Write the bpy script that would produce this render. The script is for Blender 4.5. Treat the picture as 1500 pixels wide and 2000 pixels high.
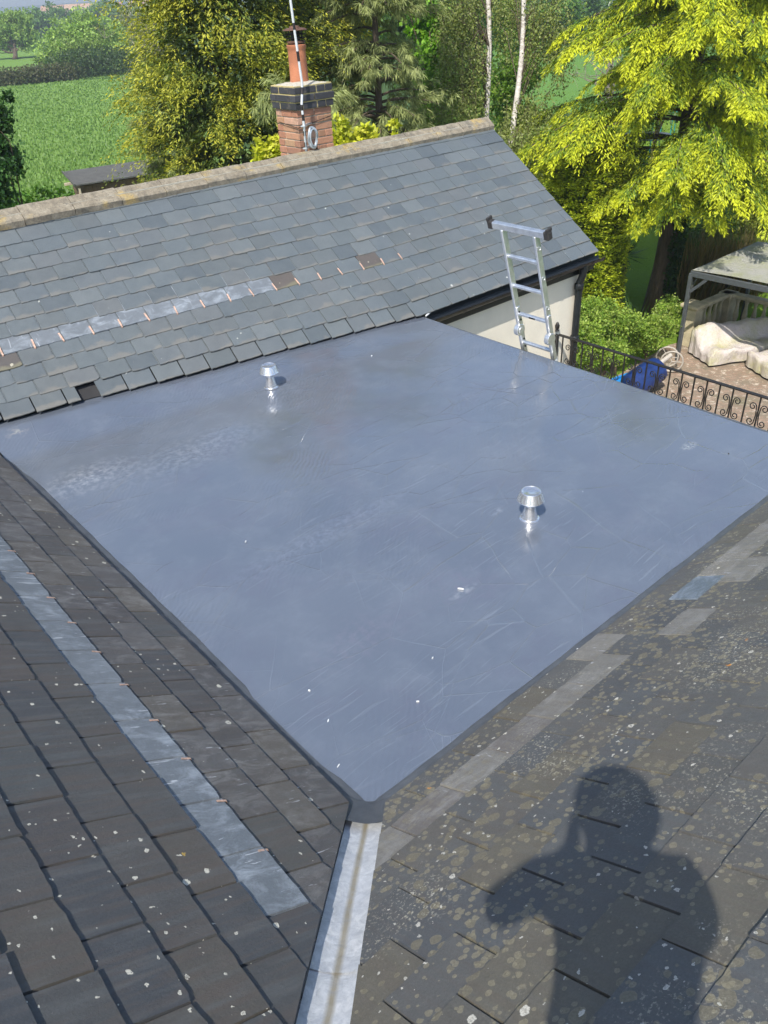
import bpy, bmesh, math, random
import numpy as np
from mathutils import Vector, Matrix
random.seed(7)
rng = np.random.default_rng(11)
scene = bpy.context.scene
for o in list(bpy.data.objects): bpy.data.objects.remove(o)
V = lambda *a: np.array(a, float)
rad = math.radians

# ------------------------------------------------------------------ camera
# world frame: origin at the near corner of the flat roof, x and y along its edges, z = 0 the membrane
CAM = V(-1.185, -1.661, 2.83)
FW = V(.528803, .644618, -.552118); RT = V(.751079, -.658369, -.049307); UP = V(.395281, .388611, .832307)
FPX = 1536.0
def ray(x, y): return FW + RT*(x-750)/FPX - UP*(y-1000)/FPX
def at(x, y, d): return CAM + ray(x, y)*d
def onz(x, y, z):
    r = ray(x, y); return CAM + r*((z-CAM[2])/r[2])
FH = V(.6343, .7732, 0); RH = V(.7732, -.6343, 0)
cam = bpy.data.cameras.new('camera'); camo = bpy.data.objects.new('camera', cam)
scene.collection.objects.link(camo)
camo.matrix_world = Matrix(((RT[0], UP[0], -FW[0], CAM[0]), (RT[1], UP[1], -FW[1], CAM[1]), (RT[2], UP[2], -FW[2], CAM[2]), (0, 0, 0, 1)))
cam.sensor_fit = 'VERTICAL'; cam.sensor_height = 36; cam.lens = 36*FPX/2000
cam.clip_start = 0.02; cam.clip_end = 9000
scene.camera = camo
# ------------------------------------------------------------------ sky, sun, exposure
ANTI = V(.525485, .299025, -.796524)
SUN_EL = math.asin(.796524); SUN_AZ = math.atan2(-ANTI[0], -ANTI[1])
world = bpy.data.worlds.new('World'); scene.world = world; world.use_nodes = True
wn = world.node_tree; sky = wn.nodes.new('ShaderNodeTexSky'); sky.sky_type = 'NISHITA'; sky.sun_disc = False
sky.sun_elevation = SUN_EL; sky.sun_rotation = SUN_AZ; sky.air_density = 1.0; sky.dust_density = 1.2; sky.ozone_density = 1.2
wn.links.new(sky.outputs[0], wn.nodes['Background'].inputs[0]); wn.nodes['Background'].inputs[1].default_value = 0.15
sl = bpy.data.lights.new('sun', 'SUN'); sl.energy = 4.4; sl.angle = rad(.5); sl.color = (1, .95, .87)
so = bpy.data.objects.new('sun', sl); scene.collection.objects.link(so)
so.rotation_euler = Vector((-ANTI[0], -ANTI[1], -ANTI[2])).to_track_quat('Z', 'Y').to_euler()
scene.view_settings.view_transform = 'Standard'; scene.view_settings.look = 'None'
scene.view_settings.exposure = 0.42; scene.view_settings.gamma = 1
G = -5.2
scene.cycles.use_adaptive_sampling = True; scene.cycles.adaptive_threshold = .025; scene.cycles.adaptive_min_samples = 16
scene.cycles.max_bounces = 5; scene.cycles.diffuse_bounces = 2; scene.cycles.glossy_bounces = 3; scene.cycles.transmission_bounces = 3; scene.cycles.transparent_max_bounces = 4

# ------------------------------------------------------------------ helpers
COL = scene.collection
def link(o, parent=None):
    COL.objects.link(o)
    if parent is not None: o.parent = parent
    return o
def tag(o, label=None, cat=None, group=None, kind=None):
    if label: o['label'] = label
    if cat: o['category'] = cat
    if group: o['group'] = group
    if kind: o['kind'] = kind
    return o
def empty(name, loc=(0, 0, 0), label=None, cat=None, group=None):
    o = bpy.data.objects.new(name, None); o.location = tuple(loc); o.empty_display_size = .2
    link(o); return tag(o, label, cat, group)
def parent_keep(o, parent):
    o.parent = parent; o.matrix_parent_inverse = Matrix.Translation(parent.location).inverted()
class MB:
    def __init__(s): s.v = []; s.f = []; s.m = []; s.mi = 0; s.uv = None
    def add(s, vs, fs):
        n = len(s.v); s.v += [tuple(float(c) for c in p) for p in vs]; s.f += [tuple(i+n for i in f) for f in fs]; s.m += [s.mi]*len(fs)
        return s
    def box(s, c, size, ax=None):
        c = np.array(c, float); h = np.array(size, float)/2
        X, Y, Z = ax if ax is not None else (V(1, 0, 0), V(0, 1, 0), V(0, 0, 1))
        vs = [c+X*h[0]*i+Y*h[1]*j+Z*h[2]*k for i in (-1, 1) for j in (-1, 1) for k in (-1, 1)]
        return s.add(vs, [(0, 1, 3, 2), (4, 6, 7, 5), (0, 4, 5, 1), (2, 3, 7, 6), (0, 2, 6, 4), (1, 5, 7, 3)])
    def bbox(s, c, size, ax=None, b=.006):   # box with chamfered edges
        c = np.array(c, float); h = np.array(size, float)/2
        X, Y, Z = ax if ax is not None else (V(1, 0, 0), V(0, 1, 0), V(0, 0, 1))
        bm = bmesh.new(); bmesh.ops.create_cube(bm, size=1)
        for w in bm.verts: w.co = Vector((w.co.x*2*h[0], w.co.y*2*h[1], w.co.z*2*h[2]))
        bmesh.ops.bevel(bm, geom=list(bm.edges), offset=min(b, min(h)*.8), segments=1, affect='EDGES')
        bm.verts.ensure_lookup_table()
        vs = [c+X*w.co.x+Y*w.co.y+Z*w.co.z for w in bm.verts]; fs = [tuple(w.index for w in f.verts) for f in bm.faces]
        bm.free(); return s.add(vs, fs)
    def beam(s, a, b, w, h, up=(0, 0, 1)):
        a = np.array(a, float); b = np.array(b, float); d = b-a; L = np.linalg.norm(d); d /= L
        up = np.array(up, float); x = np.cross(d, up); x /= np.linalg.norm(x); z = np.cross(x, d)
        return s.bbox((a+b)/2, (w, L, h), (x, d, z), b=min(w, h)*.12)
    def tube(s, pts, r, n=8, cap=True):
        pts = [np.array(p, float) for p in pts]; m = len(pts)
        rs = r if hasattr(r, '__len__') else [r]*m
        base = len(s.v); vs = []; ref = None
        for i, p in enumerate(pts):
            d = pts[min(i+1, m-1)]-pts[max(i-1, 0)]; d = d/(np.linalg.norm(d)+1e-9)
            if ref is None: ref = V(0, 0, 1) if abs(d[2]) < .9 else V(1, 0, 0)
            x = np.cross(d, ref); x /= np.linalg.norm(x)+1e-9; y = np.cross(x, d); ref = y
            for k in range(n):
                a = 2*math.pi*k/n; vs.append(p+(x*math.cos(a)+y*math.sin(a))*rs[i])
        fs = [(i*n+k, i*n+(k+1) % n, (i+1)*n+(k+1) % n, (i+1)*n+k) for i in range(m-1) for k in range(n)]
        if cap: fs += [tuple(range(n-1, -1, -1)), tuple((m-1)*n+k for k in range(n))]
        return s.add(vs, fs)
    def lathe(s, prof, c=(0, 0, 0), n=24, axis=None):
        c = np.array(c, float); X, Y, Z = axis if axis is not None else (V(1, 0, 0), V(0, 1, 0), V(0, 0, 1))
        vs = []; m = len(prof)
        for r, z in prof:
            for k in range(n):
                a = 2*math.pi*k/n; vs.append(c+X*r*math.cos(a)+Y*r*math.sin(a)+Z*z)
        fs = [(i*n+k, i*n+(k+1) % n, (i+1)*n+(k+1) % n, (i+1)*n+k) for i in range(m-1) for k in range(n)]
        if prof[0][0] > 1e-6: fs.append(tuple(range(n-1, -1, -1)))
        if prof[-1][0] > 1e-6: fs.append(tuple((m-1)*n+k for k in range(n)))
        return s.add(vs, fs)
    def build(s, name, mat, parent=None, smooth=False, loc=None, kind=None):
        me = bpy.data.meshes.new(name)
        vs = np.array(s.v)
        if loc is not None: vs = vs-np.array(loc, float)
        me.from_pydata([tuple(p) for p in vs], [], s.f); me.validate()
        for m_ in (mat if isinstance(mat, (list, tuple)) else [mat]): me.materials.append(m_)
        if isinstance(mat, (list, tuple)): me.polygons.foreach_set('material_index', s.m)
        o = bpy.data.objects.new(name, me)
        if loc is not None: o.location = tuple(loc)
        COL.objects.link(o)
        if parent is not None: parent_keep(o, parent)
        if smooth:
            me.polygons.foreach_set('use_smooth', [True]*len(me.polygons))
            if smooth != 'all': me.set_sharp_from_angle(angle=rad(40))
        if kind: o['kind'] = kind
        return o

# ------------------------------------------------------------------ materials
class NT:
    def __init__(s, name):
        s.mat = bpy.data.materials.new(name); s.mat.use_nodes = True; s.t = s.mat.node_tree
        s.p = s.t.nodes['Principled BSDF']; s.out = s.t.nodes['Material Output']
    def n(s, typ, ins=None, **props):
        nd = s.t.nodes.new(typ)
        for k, v in props.items(): setattr(nd, k, v)
        for k, v in (ins or {}).items(): s.set(nd.inputs[k], v)
        return nd
    def set(s, sock, v):
        if isinstance(v, bpy.types.NodeSocket): s.t.links.new(v, sock)
        elif isinstance(v, (tuple, list)) and len(v) == 3 and sock.type == 'RGBA': sock.default_value = (*v, 1)
        else: sock.default_value = v
    def P(s, **kw):
        for k, v in kw.items(): s.set(s.p.inputs[k.replace('_', ' ')], v)
    def noise(s, vec=None, scale=5., detail=4., rough=.55, dist=0.):
        i = {'Scale': scale, 'Detail': detail, 'Roughness': rough, 'Distortion': dist}
        if vec is not None: i['Vector'] = vec
        return s.n('ShaderNodeTexNoise', i).outputs['Fac']
    def vor(s, vec, scale, feature='F1', rnd=1.0):
        return s.n('ShaderNodeTexVoronoi', {'Vector': vec, 'Scale': scale, 'Randomness': rnd}, feature=feature)
    def ramp(s, fac, stops):
        r = s.n('ShaderNodeValToRGB', {'Fac': fac}); e = r.color_ramp.elements
        while len(e) < len(stops): e.new(.5)
        for el, (p, c) in zip(e, stops):
            el.position = p; el.color = (*c, 1) if not isinstance(c, (int, float)) else (c, c, c, 1)
        return r.outputs['Color']
    def mix(s, f, a, b, mode='MIX'):
        m = s.n('ShaderNodeMix', data_type='RGBA', blend_type=mode)
        s.set(m.inputs[0], f); s.set(m.inputs[6], a); s.set(m.inputs[7], b); return m.outputs[2]
    def math(s, op, a, b=0., c=None):
        m = s.n('ShaderNodeMath', operation=op); s.set(m.inputs[0], a); s.set(m.inputs[1], b)
        if c is not None: s.set(m.inputs[2], c)
        return m.outputs[0]
    def mapr(s, v, a, b, c=0., d=1.):
        return s.n('ShaderNodeMapRange', {'Value': v, 'From Min': a, 'From Max': b, 'To Min': c, 'To Max': d}).outputs[0]
    def mapping(s, vec, loc=(0, 0, 0), rot=(0, 0, 0), scale=(1, 1, 1)):
        m = s.n('ShaderNodeMapping', {'Vector': vec}); m.inputs['Location'].default_value = loc; m.inputs['Rotation'].default_value = rot; m.inputs['Scale'].default_value = scale
        return m.outputs[0]
    def pos(s): return s.n('ShaderNodeNewGeometry').outputs['Position']
    def obj(s): return s.n('ShaderNodeTexCoord').outputs['Object']
    def rnd(s): return s.n('ShaderNodeObjectInfo').outputs['Random']
    def bump(s, h, strength=.3, dist=.01):
        b = s.n('ShaderNodeBump', {'Height': h, 'Strength': strength, 'Distance': dist}); s.set(s.p.inputs['Normal'], b.outputs[0]); return b
    def vadd(s, a, b, op='ADD'):
        m = s.n('ShaderNodeVectorMath', operation=op); s.set(m.inputs[0], a); s.set(m.inputs[1], b); return m.outputs[0]

def simple(name, col, rough=.6, metal=0., var=.15, scale=12., bump=.0, **kw):
    m = NT(name); p = m.pos(); f = m.noise(p, scale, 5)
    c2 = tuple(c*(1-var) for c in col); c3 = tuple(min(1, c*(1+var)) for c in col)
    m.P(Base_Color=m.ramp(f, [(.3, c2), (.7, c3)]), Roughness=rough, Metallic=metal)
    if bump: m.bump(m.noise(p, scale*4, 4), bump, .004)
    m.P(**kw); return m.mat

def slate_mat(name, cols, tail=None, streak=0., spots=None, patch=0., rough=.5, scuff=None, island=False):
    """cols: list of slate colours picked per slate; tail: (colour, amount) buff staining along the tail"""
    m = NT(name); r = m.n('ShaderNodeNewGeometry').outputs['Random Per Island'] if island else m.rnd(); ob = m.obj(); pos = m.pos()
    n = len(cols)
    base = m.ramp(r, [((i+.5)/n, c) for i, c in enumerate(cols)])
    off = m.n('ShaderNodeCombineXYZ', {0: m.math('MULTIPLY', r, 137.), 1: m.math('MULTIPLY', r, 71.), 2: 0.}).outputs[0]
    co = m.vadd(ob, off)
    cl = m.noise(co, 9, 6, .65)
    base = m.mix(m.mapr(cl, .3, .75, 0, .55), base, m.mix(1., base, (1.35, 1.33, 1.3), 'MULTIPLY'))
    fine = m.noise(co, 170, 3, .65)
    base = m.mix(m.mapr(fine, .35, .65, .45, 0), base, m.mix(1., base, (.6, .6, .6), 'MULTIPLY'))
    if streak:
        st = m.noise(m.mapping(co, scale=(38, 3.2, 10)), 1., 5, .6)
        base = m.mix(m.mapr(st, .46, .6, 0, streak), base, m.mix(.6, base, (.1, .08, .068)))
        st2 = m.noise(m.mapping(co, loc=(5, 3, 0), scale=(26, 2.2, 10)), 1., 4, .6)
        base = m.mix(m.mapr(st2, .5, .68, 0, streak*.6), base, (.115, .122, .122))
    if tail:
        sep = m.n('ShaderNodeSeparateXYZ', {0: ob})
        nn = m.noise(m.vadd(co, (3, 1, 0)), 14, 4, .7); big = m.noise(m.vadd(co, (9, 4, 0)), 3.1, 2, .5)
        edge = m.math('SUBTRACT', m.math('MULTIPLY', nn, m.mapr(big, .4, .68, .0, .12)), sep.outputs[1])
        base = m.mix(m.mapr(edge, -.004, .02, 0, tail[1]), base, tail[0])
    if patch:      # broad olive crusts of lichen overlapping one another
        for sc, th, cc, am, ofs in ((22, .6, (.19, .17, .115), patch*.9, 0.), (40, .58, (.25, .225, .15), patch*.8, 9.7)):
            vv = m.vor(m.vadd(m.vadd(pos, (ofs, ofs*.7, 0)), m.vadd((m.n('ShaderNodeTexNoise', {'Vector': pos, 'Scale': 25., 'Detail': 3.}).outputs['Color']), (.012, .012, .012), 'MULTIPLY')), sc)
            rr = m.n('ShaderNodeSeparateColor', {0: vv.outputs['Color']}).outputs[0]
            gate = m.noise(m.vadd(pos, (ofs*2, 1, 3)), 1.7, 3, .6)
            size = m.math('MULTIPLY', m.mapr(rr, .25, 1, 0, th), m.mapr(gate, .36, .58, 0.1, 1.2))
            mask = m.mapr(m.math('SUBTRACT', size, vv.outputs['Distance']), 0, .045, 0, am)
            rim = m.mapr(m.math('ABSOLUTE', m.math('SUBTRACT', m.math('SUBTRACT', size, vv.outputs['Distance']), .035)), 0, .03, 1, 0)
            cx = m.mix(m.mapr(m.noise(pos, 160, 2), .4, .6, 0, .6), cc, tuple(x*.6 for x in cc))
            cx = m.mix(m.math('MULTIPLY', rim, .4), cx, tuple(x*1.5 for x in cc))
            base = m.mix(mask, base, cx)
        cr = m.noise(m.vadd(pos, (6, 2, 5)), 95, 3, .65); cg = m.noise(m.vadd(pos, (1, 8, 2)), 2.4, 3, .6)
        base = m.mix(m.math('MULTIPLY', m.mapr(cr, .56, .64), m.mapr(cg, .5, .66, 0, .75)), base, (.42, .4, .31))
    for (sc, keep, th, cc, seed) in (spots or []):
        vv = m.vor(m.vadd(m.vadd(pos, (seed, seed*1.3, seed*.4)), m.vadd(m.n('ShaderNodeTexNoise', {'Vector': pos, 'Scale': 60., 'Detail': 3.}).outputs['Color'], (.022, .022, .022), 'MULTIPLY')), sc)
        rr = m.n('ShaderNodeSeparateColor', {0: vv.outputs['Color']})
        size = m.math('MULTIPLY', m.mapr(rr.outputs[0], keep, 1, 0, th), m.mapr(m.noise(m.vadd(pos, (seed, 2, seed)), 2.6, 2, .6), .4, .6, .25, 1.25))
        mask = m.mapr(m.math('SUBTRACT', size, vv.outputs['Distance']), .0, .02, 0, .95)
        hollow = m.mapr(m.math('SUBTRACT', m.math('MULTIPLY', size, .55), vv.outputs['Distance']), 0, .05, 0, .5)
        dense = m.noise(pos, 260, 2)
        base = m.mix(m.math('MULTIPLY', m.math('SUBTRACT', mask, m.math('MULTIPLY', hollow, m.mapr(rr.outputs[1], .4, .6, 0, 1))), m.mapr(dense, .3, .55, .4, 1)), base, cc)
    if scuff:
        s1 = m.noise(m.mapping(pos, rot=(0, 0, .5), scale=(7, 15, 9)), 1., 6, .72, .6)
        s2 = m.noise(pos, 3.5, 3, .6)
        base = m.mix(m.math('MULTIPLY', m.mapr(s1, .47, .68, 0, scuff[1]), m.mapr(s2, .35, .6, .35, 1)), base, scuff[0])
        s3 = m.noise(m.mapping(m.vadd(co, (1, 3, 9)), rot=(0, 0, -.3), scale=(60, 6, 5)), 1., 4, .6, 1.)
        base = m.mix(m.mapr(s3, .66, .7, 0, scuff[1]*.8), base, (.72, .76, .8))
    m.P(Base_Color=base, Roughness=m.mapr(cl, .3, .7, rough-.06, rough+.1))
    bh = m.math('ADD', m.math('MULTIPLY', m.noise(m.mapping(co, scale=(1, .5, 1)), 30, 5, .7), .8), m.math('MULTIPLY', fine, .25))
    m.bump(bh, .6, .005)
    return m.mat

M = {}
WHITE = (.62, .6, .5)
M['slate_far'] = slate_mat('slate_far', [(0.0965, 0.1147, 0.1259), (0.1212, 0.1425, 0.1538), (0.1089, 0.1281, 0.1357), (0.1376, 0.1569, 0.1645), (0.1048, 0.1215, 0.1276), (0.1254, 0.1383, 0.144), (0.1155, 0.1357, 0.148)], tail=((.21, .195, .165), .5), rough=.4,
                           spots=[(9, .93, .16, (.6, .6, .55), 3.), (30, .985, .3, (.65, .66, .6), 7.)])
M['slate_far_rest'] = slate_mat('slate_far_rest', [(0.0965, 0.1147, 0.1259), (0.1212, 0.1425, 0.1538), (0.1089, 0.1281, 0.1357), (0.1376, 0.1569, 0.1645), (0.1048, 0.1215, 0.1276), (0.1254, 0.1383, 0.144), (0.1155, 0.1357, 0.148)], rough=.4, island=True, spots=[(9, .93, .16, (.6, .6, .55), 3.)])
M['slate_brown'] = slate_mat('slate_brown', [(.1, .088, .08), (.085, .078, .074)], tail=((.2, .19, .12), .6), rough=.6, spots=[(22, .7, .25, (.5, .47, .36), 5.)])
M['slate_repair'] = slate_mat('slate_repair', [(.145, .165, .185), (.155, .175, .195), (.15, .17, .19)], rough=.36, scuff=((.4, .45, .5), .7))
M['slate_left'] = slate_mat('slate_left', [(0.0698, 0.0722, 0.0726), (0.0829, 0.0802, 0.0762), (0.0608, 0.0666, 0.0726), (0.0797, 0.0722, 0.0668), (0.072, 0.0802, 0.082), (0.0885, 0.0824, 0.0726)], streak=.75, rough=.55,
                            spots=[(14, .87, .2, WHITE, 1.), (26, .84, .3, WHITE, 8.), (55, .9, .35, WHITE, 3.7), (16, .985, .3, (.45, .3, .06), 5.)])
M['slate_dusty'] = slate_mat('slate_dusty', [(0.0999, 0.0981, 0.097), (0.0803, 0.0778, 0.0775), (0.113, 0.1049, 0.0901), (0.0672, 0.0645, 0.0662)], streak=.5, rough=.5, spots=[(13, .86, .2, WHITE, 1.5), (26, .92, .3, WHITE, 2.)], scuff=((.28, .28, .27), .5))
M['slate_near'] = slate_mat('slate_near', [(0.0854, 0.0905, 0.0925), (0.1072, 0.1021, 0.0895), (0.0955, 0.0993, 0.0979), (0.0737, 0.0789, 0.084), (0.1146, 0.1065, 0.084)], streak=.35, patch=.8, rough=.5,
                            spots=[(12, .86, .16, (.6, .58, .5), 2.), (34, .86, .32, (.55, .53, .46), 6.), (60, .9, .38, (.5, .49, .43), 1.7), (10, .87, .15, (.62, .26, .04), 4.)])
M['slate_near_dusty'] = slate_mat('slate_near_dusty', [(0.1707, 0.1672, 0.1525), (0.2049, 0.1962, 0.174), (0.1452, 0.1365, 0.1259)], streak=.4, patch=.35, rough=.5, spots=[(12, .84, .18, WHITE, 2.), (30, .88, .3, WHITE, 6.)], scuff=((.3, .3, .29), .6))
M['slate_bluish'] = slate_mat('slate_bluish', [(.12, .15, .18), (.1, .13, .155)], rough=.42, scuff=((.4, .46, .54), .5), spots=[(18, .9, .2, WHITE, 2.)])
M['underlay'] = simple('underlay', (.03, .03, .032), .9)
M['lime_mortar'] = simple('lime_mortar', (.42, .4, .33), .9, bump=.4, scale=30)

def mat_membrane():
    m = NT('membrane'); p = m.pos()
    n1 = m.noise(p, .9, 3, .55); n2 = m.noise(p, 3.4, 4, .62); n3 = m.noise(p, 17, 3, .65)
    c = m.ramp(n1, [(.3, (.098, .116, .148)), (.7, (.127, .145, .176))])
    c = m.mix(m.math('MULTIPLY', m.mapr(n2, .46, .68, 0, .5), m.mapr(n3, .3, .65, .3, 1)), c, (.155, .178, .215))
    warp = m.n('ShaderNodeTexNoise', {'Vector': p, 'Scale': 1.6, 'Detail': 2.}).outputs['Color']
    w = m.vadd(p, m.vadd(warp, (.12, .12, .0), 'MULTIPLY'))
    pur = m.noise(m.vadd(p, (7, 2, 1)), 2.2, 4, .65)
    c = m.mix(m.math('MULTIPLY', m.mapr(pur, .5, .66, 0, .5), m.mapr(n3, .35, .6, .3, 1)), c, (.108, .114, .15))
    gates = m.n('ShaderNodeSeparateColor', {0: m.n('ShaderNodeTexNoise', {'Vector': m.vadd(p, (11., 3, 0)), 'Scale': .9, 'Detail': 3.}).outputs['Color']})
    h = m.math('MULTIPLY', n1, 1.2)
    h = m.math('ADD', h, m.math('MULTIPLY', n2, .25))
    # creases and laps left in the laminate: thin straight ridges meeting at odd angles
    for k, (sc, wd, am) in enumerate(((1.15, .006, .5), (2.3, .009, .4))):
        ed = m.n('ShaderNodeTexVoronoi', {'Vector': m.mapping(w, loc=(k*3.3+.4, k*1.7, 0), rot=(0, 0, .4+k), scale=(1, 1.7, 0)), 'Scale': sc, 'Randomness': 1.}, feature='DISTANCE_TO_EDGE').outputs['Distance']
        f = m.math('MULTIPLY', m.mapr(ed, 0, wd, 1, 0), m.mapr(gates.outputs[k], .44, .58))
        c = m.mix(m.math('MULTIPLY', f, am*.5), c, (.2, .225, .26)); h = m.math('ADD', h, m.math('MULTIPLY', f, .42))
    for k, (ro, sc, th, am) in enumerate(((.5, (1.6, 40, 1), .66, .16), (-.75, (2.2, 46, 1), .65, .22), (.05, (3.2, 80, 1), .65, .2), (2.3, (2.6, 60, 1), .65, .22))):
        st = m.noise(m.mapping(w, loc=(k*5.3, k*2.1, 0), rot=(0, 0, ro), scale=sc), 1., 2, .5)
        f = m.math('MULTIPLY', m.mapr(st, th, th+.03), m.mapr(gates.outputs[k % 3], .46, .6))
        c = m.mix(m.math('MULTIPLY', f, am), c, (.25, .28, .32))
        if k < 2: h = m.math('ADD', h, m.math('MULTIPLY', f, .17))
    wv2 = m.n('ShaderNodeTexWave', {'Vector': m.mapping(w, rot=(0, 0, .9)), 'Scale': 10., 'Distortion': 6., 'Detail': 1., 'Detail Scale': .8, 'Detail Roughness': .5})
    h = m.math('ADD', h, m.math('MULTIPLY', m.math('MULTIPLY', wv2.outputs['Fac'], m.mapr(gates.outputs[2], .5, .62)), .22))
    # placed scuffs and chalky marks; broad pale ones left of centre are painted-in sheen
    mn = m.mapr(m.noise(p, 19, 4, .75), .45, .62)
    for (x, y, rx, ry, a, col, am) in ((905, 1155, .11, .03, -.9, (.45, .5, .5), .7), (170, 935, .42, .24, .3, (.27, .295, .33), .85), (1345, 872, .09, .045, 0, (.5, .52, .48), .8), (970, 1000, .07, .04, .5, (.26, .29, .34), .7),
                                 (700, 1250, .4, .2, .4, (.15, .15, .19), .6), (40, 862, .1, .08, 0, (.4, .38, .32), .6), (900, 1140, .35, .26, .4, (.14, .14, .18), .6), (530, 800, .16, .1, .2, (.22, .25, .3), .6), (640, 1040, .9, .14, .6, (.17, .19, .24), .6), (380, 880, .8, .3, .5, (.21, .235, .275), .7), (1180, 800, .4, .12, -.5, (.1, .11, .13), .6)):
        q = onz(x, y, 0); dv = m.mapping(m.vadd(p, tuple(-q)), rot=(0, 0, -a), scale=(1/rx, 1/ry, 0))
        dl = m.n('ShaderNodeVectorMath', {0: dv}, operation='LENGTH').outputs['Value']
        c = m.mix(m.math('MULTIPLY', m.math('MULTIPLY', m.mapr(dl, .1, 1.1, 1, 0), mn), am), c, col)
    speck = m.vor(p, 13); sr = m.n('ShaderNodeSeparateColor', {0: speck.outputs['Color']}).outputs[0]
    c = m.mix(m.mapr(m.math('SUBTRACT', m.mapr(sr, .95, 1, 0, .05), speck.outputs['Distance']), 0, .015), c, (.6, .62, .65))
    m.P(Base_Color=c, Roughness=m.mapr(n2, .3, .7, .09, .26), IOR=2.7)
    rp = m.noise(m.mapping(w, rot=(0, 0, .65), scale=(5, 22, 1)), 1., 3, .6)
    h = m.math('ADD', h, m.math('MULTIPLY', m.math('MULTIPLY', rp, m.mapr(gates.outputs[1], .42, .6, .15, 1)), .4))
    m.bump(h, .42, .012)
    return m.mat
M['membrane'] = mat_membrane()
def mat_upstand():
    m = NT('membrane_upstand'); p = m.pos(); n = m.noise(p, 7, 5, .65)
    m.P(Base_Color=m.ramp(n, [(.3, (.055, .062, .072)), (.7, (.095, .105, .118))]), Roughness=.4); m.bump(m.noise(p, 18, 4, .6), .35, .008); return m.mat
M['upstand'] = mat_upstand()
def mat_lead():
    m = NT('lead_sheet'); p = m.pos(); uv = m.n('ShaderNodeTexCoord').outputs['UV']
    n = m.noise(p, 22, 7, .7, .8); n2 = m.noise(p, 5, 4, .6)
    c = m.ramp(n, [(.28, (.38, .4, .43)), (.5, (.55, .57, .59)), (.72, (.74, .75, .76))])
    c = m.mix(m.mapr(n2, .4, .7, 0, .4), c, (.52, .56, .62))
    s = m.n('ShaderNodeSeparateXYZ', {0: uv}); w = m.math('ADD', s.outputs[0], m.math('MULTIPLY', m.math('SUBTRACT', n2, .5), .06))
    d = m.math('ABSOLUTE', m.math('SUBTRACT', w, .5))
    c = m.mix(m.math('MULTIPLY', m.mapr(d, .015, .065, .9, 0), m.mapr(n, .25, .6, .55, 1)), c, m.mix(n, (.2, .165, .1), (.36, .32, .22)))
    m.P(Base_Color=c, Roughness=.42, Metallic=.15); m.bump(m.noise(p, 14, 5, .6, .5), .5, .008); return m.mat
M['lead'] = mat_lead()
M['copper'] = simple('copper', (.7, .46, .34), .4, .3, var=.3, scale=40)
def mat_ridge():
    m = NT('ridge_stone'); p = m.pos(); r = m.rnd()
    n = m.noise(p, 16, 6, .7); n2 = m.noise(p, 4.5, 4, .6); n3 = m.noise(p, 90, 3, .6)
    c = m.ramp(n, [(.3, (.15, .128, .095)), (.5, (.26, .225, .165)), (.7, (.37, .33, .25))])
    c = m.mix(m.mapr(n2, .57, .7, 0, .7), c, (.48, .34, .1)); c = m.mix(m.mapr(n3, .52, .62, 0, .6), c, (.13, .11, .085))
    c = m.mix(m.mapr(m.noise(m.vadd(p, (4, 4, 4)), 7, 4, .7), .56, .68, 0, .7), c, (.1, .095, .08))
    m.P(Base_Color=c, Roughness=.9); m.bump(m.math('ADD', n, n3), .6, .008); return m.mat
M['ridge'] = mat_ridge()
M['render_wall'] = simple('render_wall', (.84, .78, .65), .9, var=.06, scale=3, bump=.25)
M['black_plastic'] = simple('black_plastic', (.012, .015, .018), .45, var=.2)
M['aluminium'] = simple('aluminium', (.72, .74, .75), .33, .85, var=.14, scale=18, bump=.06)
M['vent_metal'] = simple('vent_metal', (.82, .83, .84), .26, .9, var=.06, scale=30)
M['rubber'] = simple('rubber', (.03, .028, .027), .7)
M['dark_hole'] = simple('dark_hole', (.01, .01, .01), .9)
M['sticker'] = simple('sticker', (.75, .77, .78), .5, var=.04)
M['terracotta'] = simple('terracotta', (.44, .17, .085), .7, var=.22, scale=6, bump=.1)
M['rusty'] = simple('rusty', (.16, .085, .055), .6, .4, var=.35, scale=20)
M['dark_metal'] = simple('dark_metal', (.03, .03, .032), .45, .5)
M['galv'] = simple('galv', (.55, .6, .62), .42, .7, var=.2, scale=25)
M['white_pole'] = simple('white_pole', (.66, .68, .69), .4, .2, var=.08)
M['cable'] = simple('cable', (.02, .015, .015), .5)
def brick_mat(name, cols, bumpv=.5):
    m = NT(name); p = m.pos(); r = m.rnd(); c = m.ramp(r, [((i+.5)/len(cols), x) for i, x in enumerate(cols)])
    n = m.noise(p, 30, 6, .7); c = m.mix(m.mapr(n, .35, .7, 0, .6), c, m.mix(1., c, (1.45, 1.35, 1.25), 'MULTIPLY'))
    c = m.mix(m.mapr(m.noise(p, 12, 4), .58, .72, 0, .5), c, (.16, .13, .1))
    m.P(Base_Color=c, Roughness=.85); m.bump(n, bumpv, .006); return m.mat
M['brick'] = brick_mat('brick', [(.33, .16, .1), (.42, .22, .14), (.36, .21, .12), (.29, .15, .1), (.4, .26, .15), (.44, .27, .19)])
M['brick_black'] = brick_mat('brick_black', [(.035, .037, .044), (.05, .052, .06), (.028, .03, .035)], .2)
M['mortar_yellow'] = simple('mortar_yellow', (.55, .45, .2), .9, bump=.3, scale=30)
M['mortar'] = simple('mortar', (.5, .44, .34), .9, bump=.3, scale=30)
M['iron'] = simple('iron', (.022, .021, .021), .5, .3, var=.2)
M['gazebo'] = simple('gazebo', (.09, .1, .105), .5, .3)
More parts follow.
